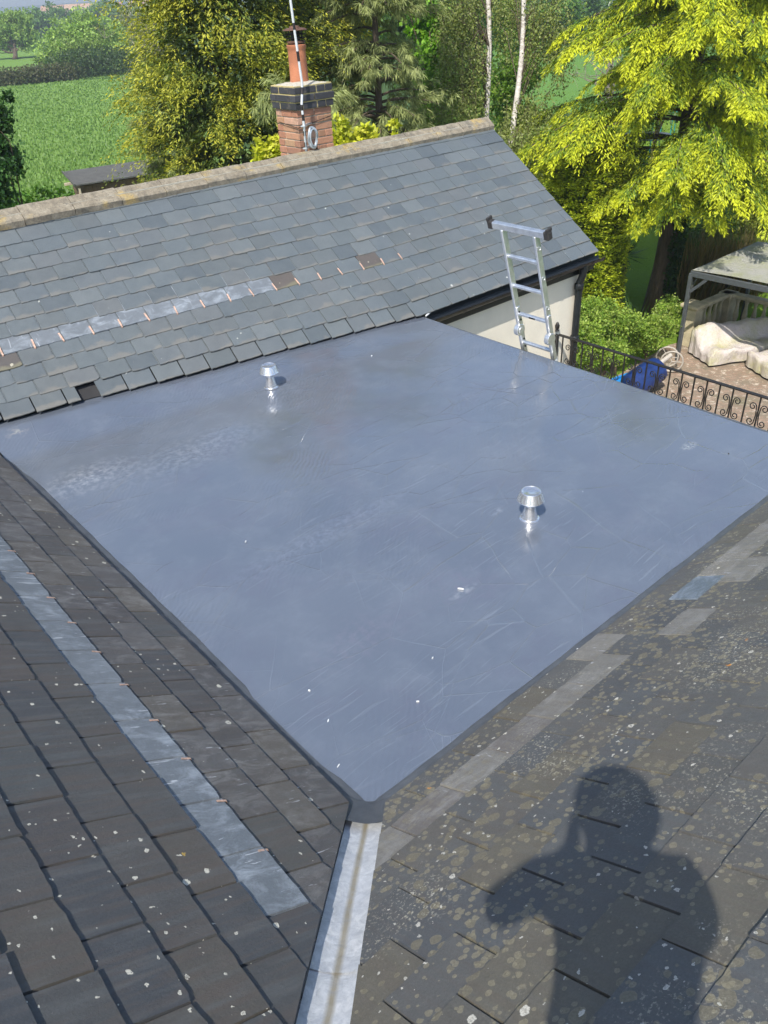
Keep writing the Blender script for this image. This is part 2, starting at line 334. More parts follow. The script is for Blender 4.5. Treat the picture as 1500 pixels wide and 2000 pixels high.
def mat_fabric(name, a, b, green):
    m = NT(name); p = m.pos(); n = m.noise(p, 1.6, 5, .65); n2 = m.noise(p, 6, 5, .7)
    c = m.mix(n2, a, b); c = m.mix(m.mapr(n, .42, .62, 0, .8), c, green); m.P(Base_Color=c, Roughness=.85); m.bump(m.noise(m.mapping(p, scale=(1, 1, .5)), 9, 5, .7), .8, .06); return m.mat
M['cover'] = mat_fabric('cover', (.5, .44, .4), (.62, .56, .52), (.44, .42, .2))
M['canopy'] = mat_fabric('canopy', (.3, .3, .265), (.37, .36, .31), (.29, .3, .17))
M['stone_bal'] = simple('stone_bal', (.5, .43, .28), .9, var=.25, scale=5, bump=.3)
def mat_patio():
    m = NT('patio'); p = m.pos()
    b = m.n('ShaderNodeTexBrick', {'Vector': m.mapping(p, rot=(0, 0, .5)), 'Color1': (.25, .17, .12, 1), 'Color2': (.32, .22, .16, 1), 'Mortar': (.2, .17, .12, 1), 'Scale': 2.2, 'Mortar Size': .02, 'Bias': 0.})
    c = m.mix(m.mapr(m.noise(p, 2.5, 6, .7), .42, .62, 0, .8), b.outputs['Color'], (.2, .17, .12))
    c = m.mix(m.mapr(m.noise(p, 6, 5, .8), .54, .62, 0, .85), c, (.55, .47, .38)); c = m.mix(m.mapr(m.noise(p, 1.1, 3), .55, .7, 0, .6), c, (.13, .13, .07))
    m.P(Base_Color=c, Roughness=.9); m.bump(m.noise(p, 20, 4), .4, .01); return m.mat
M['patio'] = mat_patio()
M['tarp_blue'] = simple('tarp_blue', (.01, .03, .13), .4, var=.3, scale=9, bump=.2)
M['plastic_cyan'] = simple('plastic_cyan', (.02, .22, .55), .35, var=.1)
M['cream_metal'] = simple('cream_metal', (.42, .38, .32), .5)
M['teal'] = simple('teal', (.02, .28, .26), .4)
M['felt'] = simple('felt', (.085, .085, .078), .9, var=.2, scale=4, bump=.2)
M['shed_wood'] = simple('shed_wood', (.13, .075, .045), .85, var=.3, scale=5)
M['pale_wood'] = simple('pale_wood', (.5, .42, .3), .8)
def mat_bark(name, a, b, sc=6, stretch=(3, 3, .5)):
    m = NT(name); p = m.pos(); n = m.noise(m.mapping(p, scale=stretch), sc, 6, .7)
    m.P(Base_Color=m.ramp(n, [(.3, a), (.7, b)]), Roughness=.9); m.bump(n, .8, .03); return m.mat
M['bark'] = mat_bark('bark', (.05, .036, .024), (.15, .11, .075))
M['bark_grey'] = mat_bark('bark_grey', (.12, .1, .08), (.32, .28, .22))
M['bark_birch'] = mat_bark('bark_birch', (.28, .25, .21), (.78, .74, .68), 3., (1.5, 1.5, 5))
def mat_leaf(name, trans=.35, rough=.5):
    m = NT(name); c = m.n('ShaderNodeAttribute', attribute_name='col').outputs['Color']
    m.P(Base_Color=c, Roughness=rough); m.p.inputs['Specular IOR Level'].default_value = .35
    t = m.n('ShaderNodeBsdfTranslucent', {'Color': m.mix(1., c, (1.25, 1.3, .8), 'MULTIPLY')})
    mx = m.n('ShaderNodeMixShader', {0: trans, 1: m.p.outputs[0], 2: t.outputs[0]}); m.t.links.new(mx.outputs[0], m.out.inputs[0]); return m.mat
M['leaf'] = mat_leaf('leaf'); M['needle'] = mat_leaf('needle', .22, .55); M['blade'] = mat_leaf('blade', .3)
def mat_field(name, a, b, c3, sc=1.):
    m = NT(name); p = m.pos(); n = m.noise(p, .35*sc, 6, .7); n2 = m.noise(p, 3.*sc, 5, .7); n3 = m.noise(p, .03, 3, .5)
    c = m.mix(n2, a, b); c = m.mix(m.mapr(n, .4, .65, 0, .6), c, c3); c = m.mix(m.mapr(n3, .4, .65, 0, .35), c, b)
    m.P(Base_Color=c, Roughness=.9); m.p.inputs['Specular IOR Level'].default_value = .1; m.bump(n2, .7, .15); return m.mat
M['crop'] = mat_field('crop', (.14, .235, .055), (.185, .3, .07), (.16, .26, .06))
M['pasture'] = mat_field('pasture', (.11, .21, .04), (.17, .28, .055), (.14, .24, .045))
M['crop_blue'] = mat_field('crop_blue', (.09, .19, .04), (.13, .25, .05), (.1, .21, .045))
M['lawn'] = mat_field('lawn', (.1, .19, .02), (.19, .29, .03), (.14, .23, .025), 3)
M['hill'] = mat_field('hill', (.035, .07, .02), (.06, .1, .025), (.04, .08, .03), .05)

# ------------------------------------------------------------------ ground and fields
def sheet(name, pts, z, mat, kind='structure'):
    mb = MB(); mb.add([(x, y, z) for x, y in pts], [tuple(range(len(pts)))]); o = mb.build(name, mat); o['kind'] = kind; return o
gx = [-2400, 2400]
sheet('ground', [(-2400, -2400), (2400, -2400), (2400, 2400), (-2400, 2400)], G, M['hill'])
def gp(x, y): q = onz(x, y, G); return (q[0], q[1])
sheet('crop_field', [gp(330, 150), gp(130, 158), gp(-60, 172), gp(-700, 250), (-60, 40), (-30, 14), (18, 14), gp(420, 260)], G+.01, M['crop'])
sheet('pasture', [gp(420, 80), gp(200, 92), gp(-40, 98), gp(-500, 130), gp(-600, 230), gp(-60, 168), gp(130, 155), gp(330, 147)], G+.014, M['pasture'])
sheet('meadow', [gp(880, 100), gp(1700, 60), gp(1700, 160), gp(1300, 205), gp(880, 240)], G+.012, M['crop_blue'])
sheet('lawn', [(6, -6), (30, -14), (44, 8), gp(1260, 215), gp(900, 250), gp(560, 300), (2, 16), (2, 8)], G+.02, M['lawn'])
sheet('patio', [(7.2, -6), (22, -9), (22.5, 5), gp(1335, 668), gp(1305, 676), gp(1190, 745), (7.2, 7)], G+.03, M['patio'])
def hills():
    mb = MB(); n = 60
    for ring, (d, hgt) in enumerate(((1500, 14), (2000, 34))):
        pts = []
        for i in range(n+1):
            a = rad(-75+150*i/n); q = CAM+(FH*math.cos(a)+RH*math.sin(a))*d; h = hgt*(.45+.55*abs(math.sin(i*.31+ring*2)+.5*math.sin(i*.77+1))/1.5)
            pts.append((q[0], q[1], h))
        for i in range(n):
            a, b = pts[i], pts[i+1]; back = .12
            mb.add([(a[0], a[1], G), (b[0], b[1], G), (b[0]*(1+back/2), b[1]*(1+back/2), G+b[2]), (a[0]*(1+back/2), a[1]*(1+back/2), G+a[2]), (a[0]*(1+back), a[1]*(1+back), G), (b[0]*(1+back), b[1]*(1+back), G)], [(0, 1, 2, 3), (3, 2, 5, 4)])
    o = mb.build('hills', M['hill'], smooth='all'); o['kind'] = 'structure'
hills()

# ------------------------------------------------------------------ house
house = empty('house', (0, 0, 0), 'slate roofed house with a grey flat roof between three sloping wings', 'house')
T35 = math.tan(rad(35)); C35 = math.cos(rad(35)); S35 = math.sin(rad(35))
EU = 4.2                                  # outer edge of the flat roof
RIDGE_V, RIDGE_Z = 5.96, 1.335
def eave(uu):                             # line of the slate tails above the flat roof: it climbs a little towards the left wing
    k = max(0., min(1.25, (EU-uu)/(EU-.15))); return V(uu, 4.07+.56*k, .03+.10*k)
# flat roof membrane
def flat_roof():
    mb = MB(); nu, nv = 84, 96
    us = np.linspace(-.03, EU, nu); vs_ = np.linspace(-.03, 5.0, nv)
    vs = []
    for a in us:
        e = eave(a)
        for b in vs_:
            k = np.clip((b-(e[1]-.55))/.6, 0, 1); k = k*k*(3-2*k)
            z = .004*math.sin(a*2.3+1)*math.sin(b*1.9)+.0025*math.sin(a*5.1+b*3.3)
            vs.append((a, b, z+k*max(0, e[2]-.016)))
    fs = [(i*nv+j, (i+1)*nv+j, (i+1)*nv+j+1, i*nv+j+1) for i in range(nu-1) for j in range(nv-1) if not (vs_[j] > eave(us[i])[1]+.25)]
    mb.add(vs, fs); o = mb.build('flat_roof', M['membrane'], house, smooth='all')
    o['label'] = 'glossy blue grey flat roof membrane'
    t = MB(); t.box((EU+.012, 2.1, -.045), (.022, 4.36, .082)); t.build('drip_edge', M['upstand'], o)
    t = MB(); t.box((EU-.06, 2.0, -.19), (.1, 4.5, .2)); t.build('fascia', M['black_plastic'], o)
flat_roof()
# upstands where the membrane turns up beneath the slates
def upstand(side):
    mb = MB(); n = 60; prof = [(.022, -.001), (.018, .003), (.0, .004), (-.02, .013), (-.06, .04), (-.13, .09), (-.2, .14)]
    vs = []
    for i in range(n+1):
        s = -.0+4.9*i/n
        for (q, z) in prof:
            wob = .0018*math.sin(s*9+q*30)+.0015*math.sin(s*23)
            ss = max(s, q+.0) if q < 0 else max(s, q)
            vs.append((q+wob*(q > 0), ss, z) if side == 'left' else (ss, q+wob*(q > 0), z))
    k = len(prof); fs = [(i*k+j, (i+1)*k+j, (i+1)*k+j+1, i*k+j+1) for i in range(n) for j in range(k-1)]
    mb.add(vs, fs); mb.build('membrane_upstand', M['upstand'], house, smooth='all')
upstand('left'); upstand('near')

# ---- slates
def slate_outline(w, L, ragged):
    h = w/2; pts = []; n = 9; chip = random.randrange(1, n) if random.random() < .3 else -1
    for i in range(n+1):
        y = random.uniform(-.5, .5)*ragged+(random.uniform(.5, 2.)*ragged if i == chip else 0)
        if i in (0, n): y += random.random()**4*ragged*3.
        pts.append((-h+w*(i+(random.uniform(-.25, .25) if 0 < i < n else 0))/n, y))
    pts += [(h-random.random()*ragged*.35, L*.17), (h-random.random()*ragged*.3, L*.4), (h, L), (-h, L), (-h+random.random()*ragged*.3, L*.4), (-h+random.random()*ragged*.35, L*.17)]
    return pts
def clip(poly, a, b, c):                   # keep a x + b y + c >= 0
    out = []
    for i in range(len(poly)):
        p, q = poly[i], poly[(i+1) % len(poly)]; dp = a*p[0]+b*p[1]+c; dq = a*q[0]+b*q[1]+c
        if dp >= 0: out.append(p)
        if (dp >= 0) != (dq >= 0): t = dp/(dp-dq); out.append((p[0]+(q[0]-p[0])*t, p[1]+(q[1]-p[1])*t))
    return out
def slate_mesh(poly, th, bev):
    cx = sum(p[0] for p in poly)/len(poly); cy = sum(p[1] for p in poly)/len(poly); n = len(poly)
    top = [(p[0]+(bev if p[0] < cx else -bev)*.8, p[1]+(bev*1.2 if p[1] < cy*.35 else 0), th) for p in poly]
    bot = [(p[0], p[1], 0) for p in poly]
    fs = [tuple(range(n))]+[(n+i, n+(i+1) % n, (i+1) % n, i) for i in range(n)]
    return top+bot, fs
SLATE_CACHE = {}
def slate_data(w, L, th, ragged, mat, kind):
    key = (round(w/.02), kind, mat.name, random.randrange(5))
    if key not in SLATE_CACHE:
        v, f = slate_mesh(slate_outline(round(w/.02)*.02, L, ragged), th, .003)
        me = bpy.data.meshes.new('slate'); me.from_pydata(v, [], f); me.materials.append(mat); SLATE_CACHE[key] = me
    return SLATE_CACHE[key], round(w/.02)*.02
def in_view(Pw, m=120):
    d = np.array(Pw)-CAM; z = d@FW
    if z < .1: return False
    x = 750+FPX*(d@RT)/z; y = 1000-FPX*(d@UP)/z
    return -m < x < 1500+m and -m < y < 2000+m
class Field:
    """lays slates on one roof slope; rest = the ones out of the frame, joined"""
    def __init__(s, parent, matrest, th, ragged, kind): s.p = parent; s.rest = MB(); s.mr = matrest; s.th = th; s.rg = ragged; s.kind = kind; s.n = 0
    def slate(s, o, X, Y, w, g, mat, clips=(), sk=0., lift=0., rest=False):
        L = 2*g+.05; th = s.th; ht = 2.5*th
        X = X/np.linalg.norm(X); Y = Y/np.linalg.norm(Y); Z = np.cross(X, Y)
        tilt = -math.atan2(ht+lift, L)+random.uniform(-.003, .003)
        Yt = Y*math.cos(tilt)+Z*math.sin(tilt); Zt = np.cross(X, Yt)
        Xr = X*math.cos(sk)+Yt*math.sin(sk); Yr = Yt*math.cos(sk)-X*math.sin(sk)
        o = o+Z*(ht+lift+random.uniform(0, .0015))
        loc = o
        view = in_view(o+Y*g*.5, 15 if s.kind == 'far' else 120) and not rest
        poly = None
        if clips:
            full = slate_outline(w, L, s.rg); poly = full; changed = False
            for (n, c) in clips:           # world half-space n.p >= c
                a, b, cc = n@Xr, n@Yr, n@o-c; q = clip(poly, a, b, cc)
                if q != poly: changed = True
                poly = q
                if len(poly) < 3: return None
            if not changed: poly = None
            elif max(p[1] for p in poly)-min(p[1] for p in poly) < .01: return None
        if not view:
            v, f = slate_mesh(poly or slate_outline(w, L, s.rg), th, .003)
            s.rest.add([loc+Xr*p[0]+Yr*p[1]+Zt*p[2] for p in v], f); return None
        if poly:
            v, f = slate_mesh(poly, th, .002); me = bpy.data.meshes.new('slate'); me.from_pydata(v, [], f); me.materials.append(mat); ws = w
        else: me, ws = slate_data(w, L, th, s.rg, mat, s.kind)
        ob = bpy.data.objects.new('slate', me); link(ob)
        k = w/ws
        ob.matrix_world = Matrix(((Xr[0]*k, Yr[0], Zt[0], loc[0]), (Xr[1]*k, Yr[1], Zt[1], loc[1]), (Xr[2]*k, Yr[2], Zt[2], loc[2]), (0, 0, 0, 1)))
        ob.parent = s.p; s.n += 1
        return ob
    def finish(s):
        if s.rest.v: s.rest.build('slate_rest', s.mr, s.p, kind='stuff')

def tab(parent, o, X, Y, Z, ln=.055, w=.011):
    mb = MB(); X = X/np.linalg.norm(X); sk = random.uniform(-.12, .12); Yr = Y*math.cos(sk)+X*math.sin(sk); Xr = X*math.cos(sk)-Y*math.sin(sk)
    mb.add([o+Xr*a*w/2+Yr*b+Z*c for (b, c) in ((-.012, -.004), (-.006, .006), (ln, .0075)) for a in (-1, 1)], [(0, 1, 3, 2), (2, 3, 5, 4)])
    mb.add([o+Xr*a*w/2+Yr*b+Z*c for (b, c) in ((-.012, -.005), (-.006, .005), (ln, .0055)) for a in (-1, 1)], [(0, 2, 3, 1), (2, 4, 5, 3)])
    mb.build('copper_tab', M['copper'], parent)

# far wing
NC = 13
def farP(uu, t):
    e = eave(uu); return e+(V(uu, RIDGE_V, RIDGE_Z)-e)*t
mb = MB(); n = 40
for i in range(n):
    a, b = -1.2+8.35*i/n, -1.2+8.35*(i+1)/n
    mb.add([farP(a, 0.005)+V(0, .03, -.012), farP(b, 0.005)+V(0, .03, -.012), farP(b, 1)+V(0, 0, -.012), farP(a, 1)+V(0, 0, -.012)], [(0, 1, 2, 3)])
mb.add([(-1.2, RIDGE_V, RIDGE_Z), (7.15, RIDGE_V, RIDGE_Z), (7.15, RIDGE_V+1.9, -.02), (-1.2, RIDGE_V+1.9, -.02)], [(0, 1, 2, 3)])
far = mb.build('slate_roof', M['underlay'], house); far['label'] = 'blue grey slate slope of the far wing under the stone ridge'
fld = Field(far, M['slate_far_rest'], .0065, .004, 'far')
for k in range(NC):
    t0 = k/NC; x = -1.15+(.13 if k % 2 else 0)+random.uniform(0, .03)
    while x < 7.16:
        w = random.choice((.235, .25, .25, .255, .25, .265, .24)); xe = min(x+w, 7.165)
        if 7.165-xe < .1: xe = 7.165
        if xe-x < .05: break
        c = (x+xe)/2; o = farP(c, t0); Y = farP(c, t0+.05)-o; X = farP(xe, t0)-farP(x, t0); g = np.linalg.norm(farP(c, t0+1/NC)-o)
        m_ = M['slate_far']
        if k == 4 and c < 3.0: m_ = M['slate_repair']
        elif False: m_ = M['slate_brown']
        if (k == 4 and 3.0 < c < 3.2) or (k == 3 and .2 < c < .5) or (k == 4 and 3.95 < c < 4.2): m_ = M['slate_brown']
        gap = False
        if k == 0 and x < .82 < xe: cut = xe; xe = x+.11; c = (x+xe)/2; o = farP(c, t0); X = farP(xe, t0)-farP(x, t0)
        else: cut = None
        clips = [(V(0, -1, 0), -RIDGE_V+.02)] if k >= NC-2 else []
        if not gap:
            lift = random.choice((0, 0, 0, 0, .003))-(.010 if k == 0 else 0) + (.012 if (k == 0 and .0 < c < .7) else 0)
            fld.slate(o, X, Y, xe-x-.004, g, m_, clips, random.uniform(-.006, .006), lift, k == NC-1 or (k == NC-2 and c > .4))
        if k == 4 and .0 < c < 4.4 and abs(xe-x) > .1:
            Yn = Y/np.linalg.norm(Y); Z = np.cross(X/np.linalg.norm(X), Yn); tab(far, farP(xe-.01, t0)+Z*.024, X, Yn, Z, .075, .014)
        x = cut or xe
fld.finish()
# ridge tiles
x = -1.2; i = 0
while x < 7.1:
    w = .46; xe = min(x+w, 7.17); mb = MB()
    b = V(0, 0, random.uniform(-.004, .006)); wing = .155
    c36, s36 = math.cos(rad(34)), math.sin(rad(34)); Yd = V(0, -c36, -s36); Yb = V(0, c36, -s36); top = V(0, RIDGE_V, RIDGE_Z+.075)+b
    prof = [top+Yb*wing-V(0, 0, .055), top+Yb*wing, top+V(0, .016, -.003), top+V(0, -.016, -.003), top+Yd*(wing-.012), top+Yd*wing-V(0, .003, .01), top+Yd*wing-V(0, -.004, .062)]
    nn = 5; vs = []
    for j in range(nn):
        xx = x+.003+(xe-x-.006)*j/(nn-1)
        vs += [V(xx, p[1]+random.uniform(-.003, .003), p[2]+random.uniform(-.003, .003)) for p in prof]
    m_ = len(prof); fs = [(a*m_+q, a*m_+q+1, (a+1)*m_+q+1, (a+1)*m_+q) for a in range(nn-1) for q in range(m_-1)]+[tuple(range(m_-1, -1, -1)), tuple((nn-1)*m_+q for q in range(m_))]
    mb.add(vs, fs); o = mb.build('ridge_tile', M['ridge'], far); x = xe; i += 1
mb = MB(); mb.box((2.98, RIDGE_V, RIDGE_Z+.0), (8.3, .16, .06)); mb.build('mortar_bed', M['lime_mortar'], far)

# left wing: rises to -x ; near wing: rises to -y
mb = MB(); mb.add([(0-.05, .06, .02), (-.05, 5.0, .02), (-2.6, 7.5, 2.6*T35-.015), (-2.6, -2.49, 2.6*T35-.015)], [(0, 1, 2, 3)])
mb.add([(-2.6, -2.6, 2.6*T35-.015), (-2.6, 7.5, 2.6*T35-.015), (-5.2, 7.5, -.02), (-5.2, -5.2, -.02)], [(0, 1, 2, 3)])
left = mb.build('slate_roof', M['underlay'], house); left['label'] = 'dark slate slope of the left wing with a pale repaired course'
mb = MB(); mb.add([(.06, -.05, .02), (-2.49, -2.6, 2.6*T35-.015), (4.7, -2.6, 2.6*T35-.015), (4.7, -.05, .02)], [(0, 1, 2, 3)])
mb.add([(-2.6, -2.6, 2.6*T35-.015), (-5.2, -5.2, -.02), (4.7, -5.2, -.02), (4.7, -2.6, 2.6*T35-.015)], [(0, 1, 2, 3)])
near = mb.build('slate_roof', M['underlay'], house); near['label'] = 'lichen spotted slate slope of the near wing'
SQ = 1/math.sqrt(2); HW = .075
# left wing slates
g = .187; Yl = V(-C35, 0, S35); Xl = V(0, 1, 0); Zl = np.cross(Xl, Yl)
fl = Field(left, M['slate_left'], .0088, .0042, 'left')
for k in range(16):
    t0 = k*g+.098; o0 = V(0, 0, 0)+Yl*t0; x = -3.2+(.135 if k % 2 else 0)+random.uniform(-.012, .012)
    while x < 6.4:
        w = random.uniform(.255, .285); c = x+w/2; o = o0+Xl*c
        valley = [((V(-1, 1, 0))*SQ, HW)]
        far_cut = [(V(-1, -1, 0)*SQ, -4.72*SQ)]
        if c > -t0*C35-.45 and c < 4.9+t0*C35:
            m_ = M['slate_left']
            if k == 3 and c > -.3: m_ = M['slate_repair']
            elif k < 3: m_ = M['slate_dusty'] if random.random() < .7 else M['slate_left']
            cl = (valley if c < .4 else [])+(far_cut if c > 4.0 else [])
            fl.slate(o, Xl, Yl, w-.004, g, m_, cl, random.uniform(-.007, .007), random.choice((0, 0, .001, .003)))
            if k == 3 and -.28 < c < 4.5: tab(left, o+Xl*(w*.5-.02)+Zl*.027, Xl, Yl, Zl, .036, .009)
        x += w
fl.finish()
# near wing slates
Yn_ = V(0, -C35, S35); Xn = V(-1, 0, 0); Zn = np.cross(Xn, Yn_)
fn = Field(near, M['slate_near'], .0085, .0045, 'near')
for k in range(16):
    t0 = k*g+.09; o0 = Yn_*t0; x = -4.75+(.14 if k % 2 else 0)+random.uniform(-.012, .012)
    while x < 3.2:
        w = random.uniform(.26, .29); c = x+w/2; o = o0+Xn*c
        if -c > -t0*C35-.45:
            m_ = M['slate_near']; r_ = random.random()
            if k == 1: m_ = M['slate_bluish'] if 1.75 < -c < 2.02 else (M['slate_near_dusty'] if r_ < .85 else M['slate_near'])
            elif (k == 0 and r_ < .15) or (k == 2 and r_ < .35 and -c > 1.2): m_ = M['slate_near_dusty']
            cl = [(V(1, -1, 0)*SQ, HW)] if -c < .4 else []
            if k >= 14: cl = cl+[(V(0, 1, 0), -2.58)]
            fn.slate(o, Xn, Yn_, w-.003, g, m_, cl, random.uniform(-.006, .006), random.choice((0, 0, 0, .002, .004)))
        x += w
fn.finish()
print('slates', fld.n, fl.n, fn.n)
# valley lining
vroot = MB()
def valley_sheet(k0, k1, zoff, parent, mat, name, hw=.135):
    mb = MB(); n = 26; acr = [-1, -.62, -.3, -.1, 0, .1, .3, .62, 1]; vs = []; uv = []
    for i in range(n+1):
        k = k0+(k1-k0)*i/n
        for q in acr:
            d = q*hw*SQ           # across: +q towards the near wing side (+x,-y)
            a, b = -k+d, -k-d
            z = max(-a, -b)*T35 if True else 0
            zz = max(-a*T35 if q < 0 else 0, -b*T35 if q > 0 else 0, k*T35)
            zz = k*T35+abs(d)*T35*(.85)+.012*(1-min(1, abs(q)*4))
            vs.append((a, b, zz+zoff+.002*math.sin(k*31+q*4)+.0015*math.sin(k*57-q*7))); uv.append((q*.5+.5, k))
    m_ = len(acr); fs = [(i*m_+j, i*m_+j+1, (i+1)*m_+j+1, (i+1)*m_+j) for i in range(n) for j in range(m_-1)]
    mb.add(vs, fs); o = mb.build(name, mat, parent, smooth='all'); me = o.data; l = me.uv_layers.new(name='UVMap')
    for lp in me.loops: l.data[lp.index].uv = uv[lp.vertex_index]
    return o
valley_sheet(.055, .6, -.012, near, M['lead'], 'lead_sheet'); valley_sheet(.55, 2.6, -.018, near, M['lead'], 'lead_sheet')
valley_sheet(-.03, .085, .020, house, M['upstand'], 'membrane_tongue', .13)
# walls, eaves, gutter and downpipe of the far wing
mb = MB(); mb.box((5.6, 4.235, (G-.2)/2-.0), (2.76, .16, -(G+.2)))
mb.add([(6.979, 4.16, G), (6.979, 7.7, G), (6.979, 7.7, -.02), (6.979, RIDGE_V, RIDGE_Z-.06), (6.979, 4.16, -.02)], [(0, 1, 2, 3, 4)])
mb.build('wall', M['render_wall'], house)
mb = MB(); mb.box((4.12, 2.1, G/2-.15), (.12, 8.2, -G-.36)); mb.build('wall', M['render_wall'], house)
mb = MB(); mb.bbox((5.68, 4.125, -.085), (2.95, .03, .2), b=.004); mb.build('fascia', M['black_plastic'], house)
mb = MB(); mb.box((5.68, 4.147, -.178), (2.95, .02, .012)); mb.build('soffit', M['black_plastic'], house)
def gutter():
    mb = MB(); y0, z0 = 4.056, -.03; prof = []
    for i in range(9):
        a = math.pi+math.pi*i/8; prof.append((y0+.056*math.cos(a), z0+.06*math.sin(a)))
    prof = [(y0-.062, z0+.004)]+prof
    prof2 = [(y0+.05*math.cos(math.pi+math.pi*i/8), z0+.052*math.sin(math.pi+math.pi*i/8)) for i in range(8, -1, -1)]
    P_ = prof+prof2; m_ = len(P_); vs = [(xx, p[0], p[1]) for xx in (4.24, 7.22) for p in P_]
    mb.add(vs, [(q, (q+1) % m_, m_+(q+1) % m_, m_+q) for q in range(m_)]+[tuple(range(m_-1, -1, -1)), tuple(range(m_, 2*m_))])
    gt = mb.build('gutter', M['black_plastic'], house, smooth=True)
    for xx in (4.75, 5.55, 6.35, 7.0):
        b = MB(); pr = [(y0+.06*math.cos(math.pi+math.pi*i/8), z0+.065*math.sin(math.pi+math.pi*i/8)) for i in range(9)]
        for s_ in range(8): b.add([(xx-.02, *pr[s_]), (xx+.02, *pr[s_]), (xx+.02, *pr[s_+1]), (xx-.02, *pr[s_+1])], [(0, 1, 2, 3)])
        b.build('bracket', M['black_plastic'], gt)
    d = MB(); d.tube([(6.86, 4.05, -.06), (6.86, 4.05, -.14), (6.86, 4.06, -.2), (6.86, 4.09, -.28), (6.86, 4.095, -.34), (6.86, 4.095, G)], .045, 14)
    dp = d.build('downpipe', M['black_plastic'], house, smooth=True)
    for z in (-.33, -1.0, -2.6): c = MB(); c.lathe([(.053, -.035), (.057, -.03), (.057, .03), (.053, .035)], (6.86, 4.095, z), 14); c.build('socket', M['black_plastic'], dp, smooth=True)
gutter()
mb = MB(); mb.box((5.4, 1.5, -2.05), (2.5, 5.3, .16)); mb.build('balcony_slab', M['stone_bal'], house)
# ---- chimney
def chimney():
    c = V(4.31, 6.12, 0); W, Dp = .47, .40; z0, z1 = .6, 1.80; ch = .075
    root = MB(); root.box((c[0]+W/2, c[1]+Dp/2, (z0+z1)/2), (W-.02, Dp-.02, z1-z0)); r = root.build('chimney', M['mortar'], house)
    def course(z, ex, mat, k, h=.064, j=.011):
        x0, y0, x1, y1 = c[0]-ex, c[1]-ex, c[0]+W+ex, c[1]+Dp+ex; t = .1
        def side(a, b, fixed, horiz, splits, inset=False):
            e = [a]+[a+(b-a)*s for s in splits]+[b]
            for p, q in zip(e[:-1], e[1:]):
                mb = MB(); p_ = p+(j/2 if p != a or inset else 0); q_ = q-(j/2 if q != b or inset else 0); ln = q_-p_; mid = (p_+q_)/2; jit = random.uniform(-.002, .002)
                ctr, sz = ((mid, fixed+jit, z+h/2), (ln, t, h)) if horiz else ((fixed+jit, mid, z+h/2), (t, ln, h))
                mb.bbox(ctr, sz, b=.004); mb.build('brick', mat, r)
        if k % 2:
            for yy in (y0+t/2, y1-t/2): side(x0, x1, yy, True, [.5])
            for xx in (x0+t/2, x1-t/2): side(y0+t, y1-t, xx, False, [], True)
        else:
            for yy in (y0+t/2, y1-t/2): side(x0+t, x1-t, yy, True, [.62], True)
            for xx in (x0+t/2, x1-t/2): side(y0, y1, xx, False, [.66])
    k = 0; z = z0
    while z < z1-.02: course(z, 0, M['brick'], k); z += ch; k += 1
    zc = z
    b = MB(); b.box((c[0]+W/2, c[1]+Dp/2, zc+.112), (W+.035, Dp+.035, .225)); b.build('corbel_mortar', M['mortar_yellow'], r)
    for i, ex in enumerate((.024, .034, .024)): course(zc+i*ch, ex, M['brick_black'], k+i, .062, .014)
    zt = zc+3*ch; mb = MB(); n = 9; vs = []
    for i in range(n):
        for j in range(n):
            u_, v_ = i/(n-1), j/(n-1); q = max(abs(u_-.5), abs(v_-.5))*2
            vs.append((c[0]-.02+(W+.04)*u_, c[1]-.02+(Dp+.04)*v_, zt-.008+.045*(1-q)+random.uniform(0, .006)))
    mb.add(vs, [(i*n+j, (i+1)*n+j, (i+1)*n+j+1, i*n+j+1) for i in range(n-1) for j in range(n-1)]); mb.build('flaunching', M['lime_mortar'], r)
    pc = V(c[0]+W*.5, c[1]+Dp*.55, zt)
    mb = MB(); mb.lathe([(.104, .055), (.104, .105), (.1, .125), (.096, .38), (.098, .40), (.106, .415), (.106, .44), (.09, .445), (.088, .3)], pc-V(0, 0, .075), 28); mb.build('chimney_pot', M['terracotta'], r, smooth=True)
    pc = pc-V(0, 0, .075)
    mb = MB(); mb.lathe([(.06, .40), (.088, .445), (.09, .46), (.084, .47), (.06, .475)], pc, 24)
    for a in range(4):
        q = pc+V(.075*math.cos(a*1.57+.5), .075*math.sin(a*1.57+.5), .47); mb.tube([q, q+V(0, 0, .105)], .006, 6)
    mb.lathe([(.088, .495), (.112, .502), (.088, .509)], pc, 24); mb.lathe([(.09, .53), (.118, .536), (.09, .545)], pc, 24)
    mb.lathe([(.05, .47), (.052, .57)], pc, 16)
    cw = mb.build('cowl', M['dark_metal'], r, smooth=True)
    mb = MB(); mb.lathe([(.12, .57), (.135, .576), (.1, .592), (.06, .597), (.05, .612), (.0, .62)], pc, 24); mb.build('cowl_cap', M['rusty'], r, smooth=True)
    mb = MB(); mb.lathe([(.092, .455), (.098, .46), (.098, .475), (.092, .48)], pc, 24); mb.build('clamp_band', M['rusty'], r, smooth=True)
    return c, zt
cc, czt = chimney()
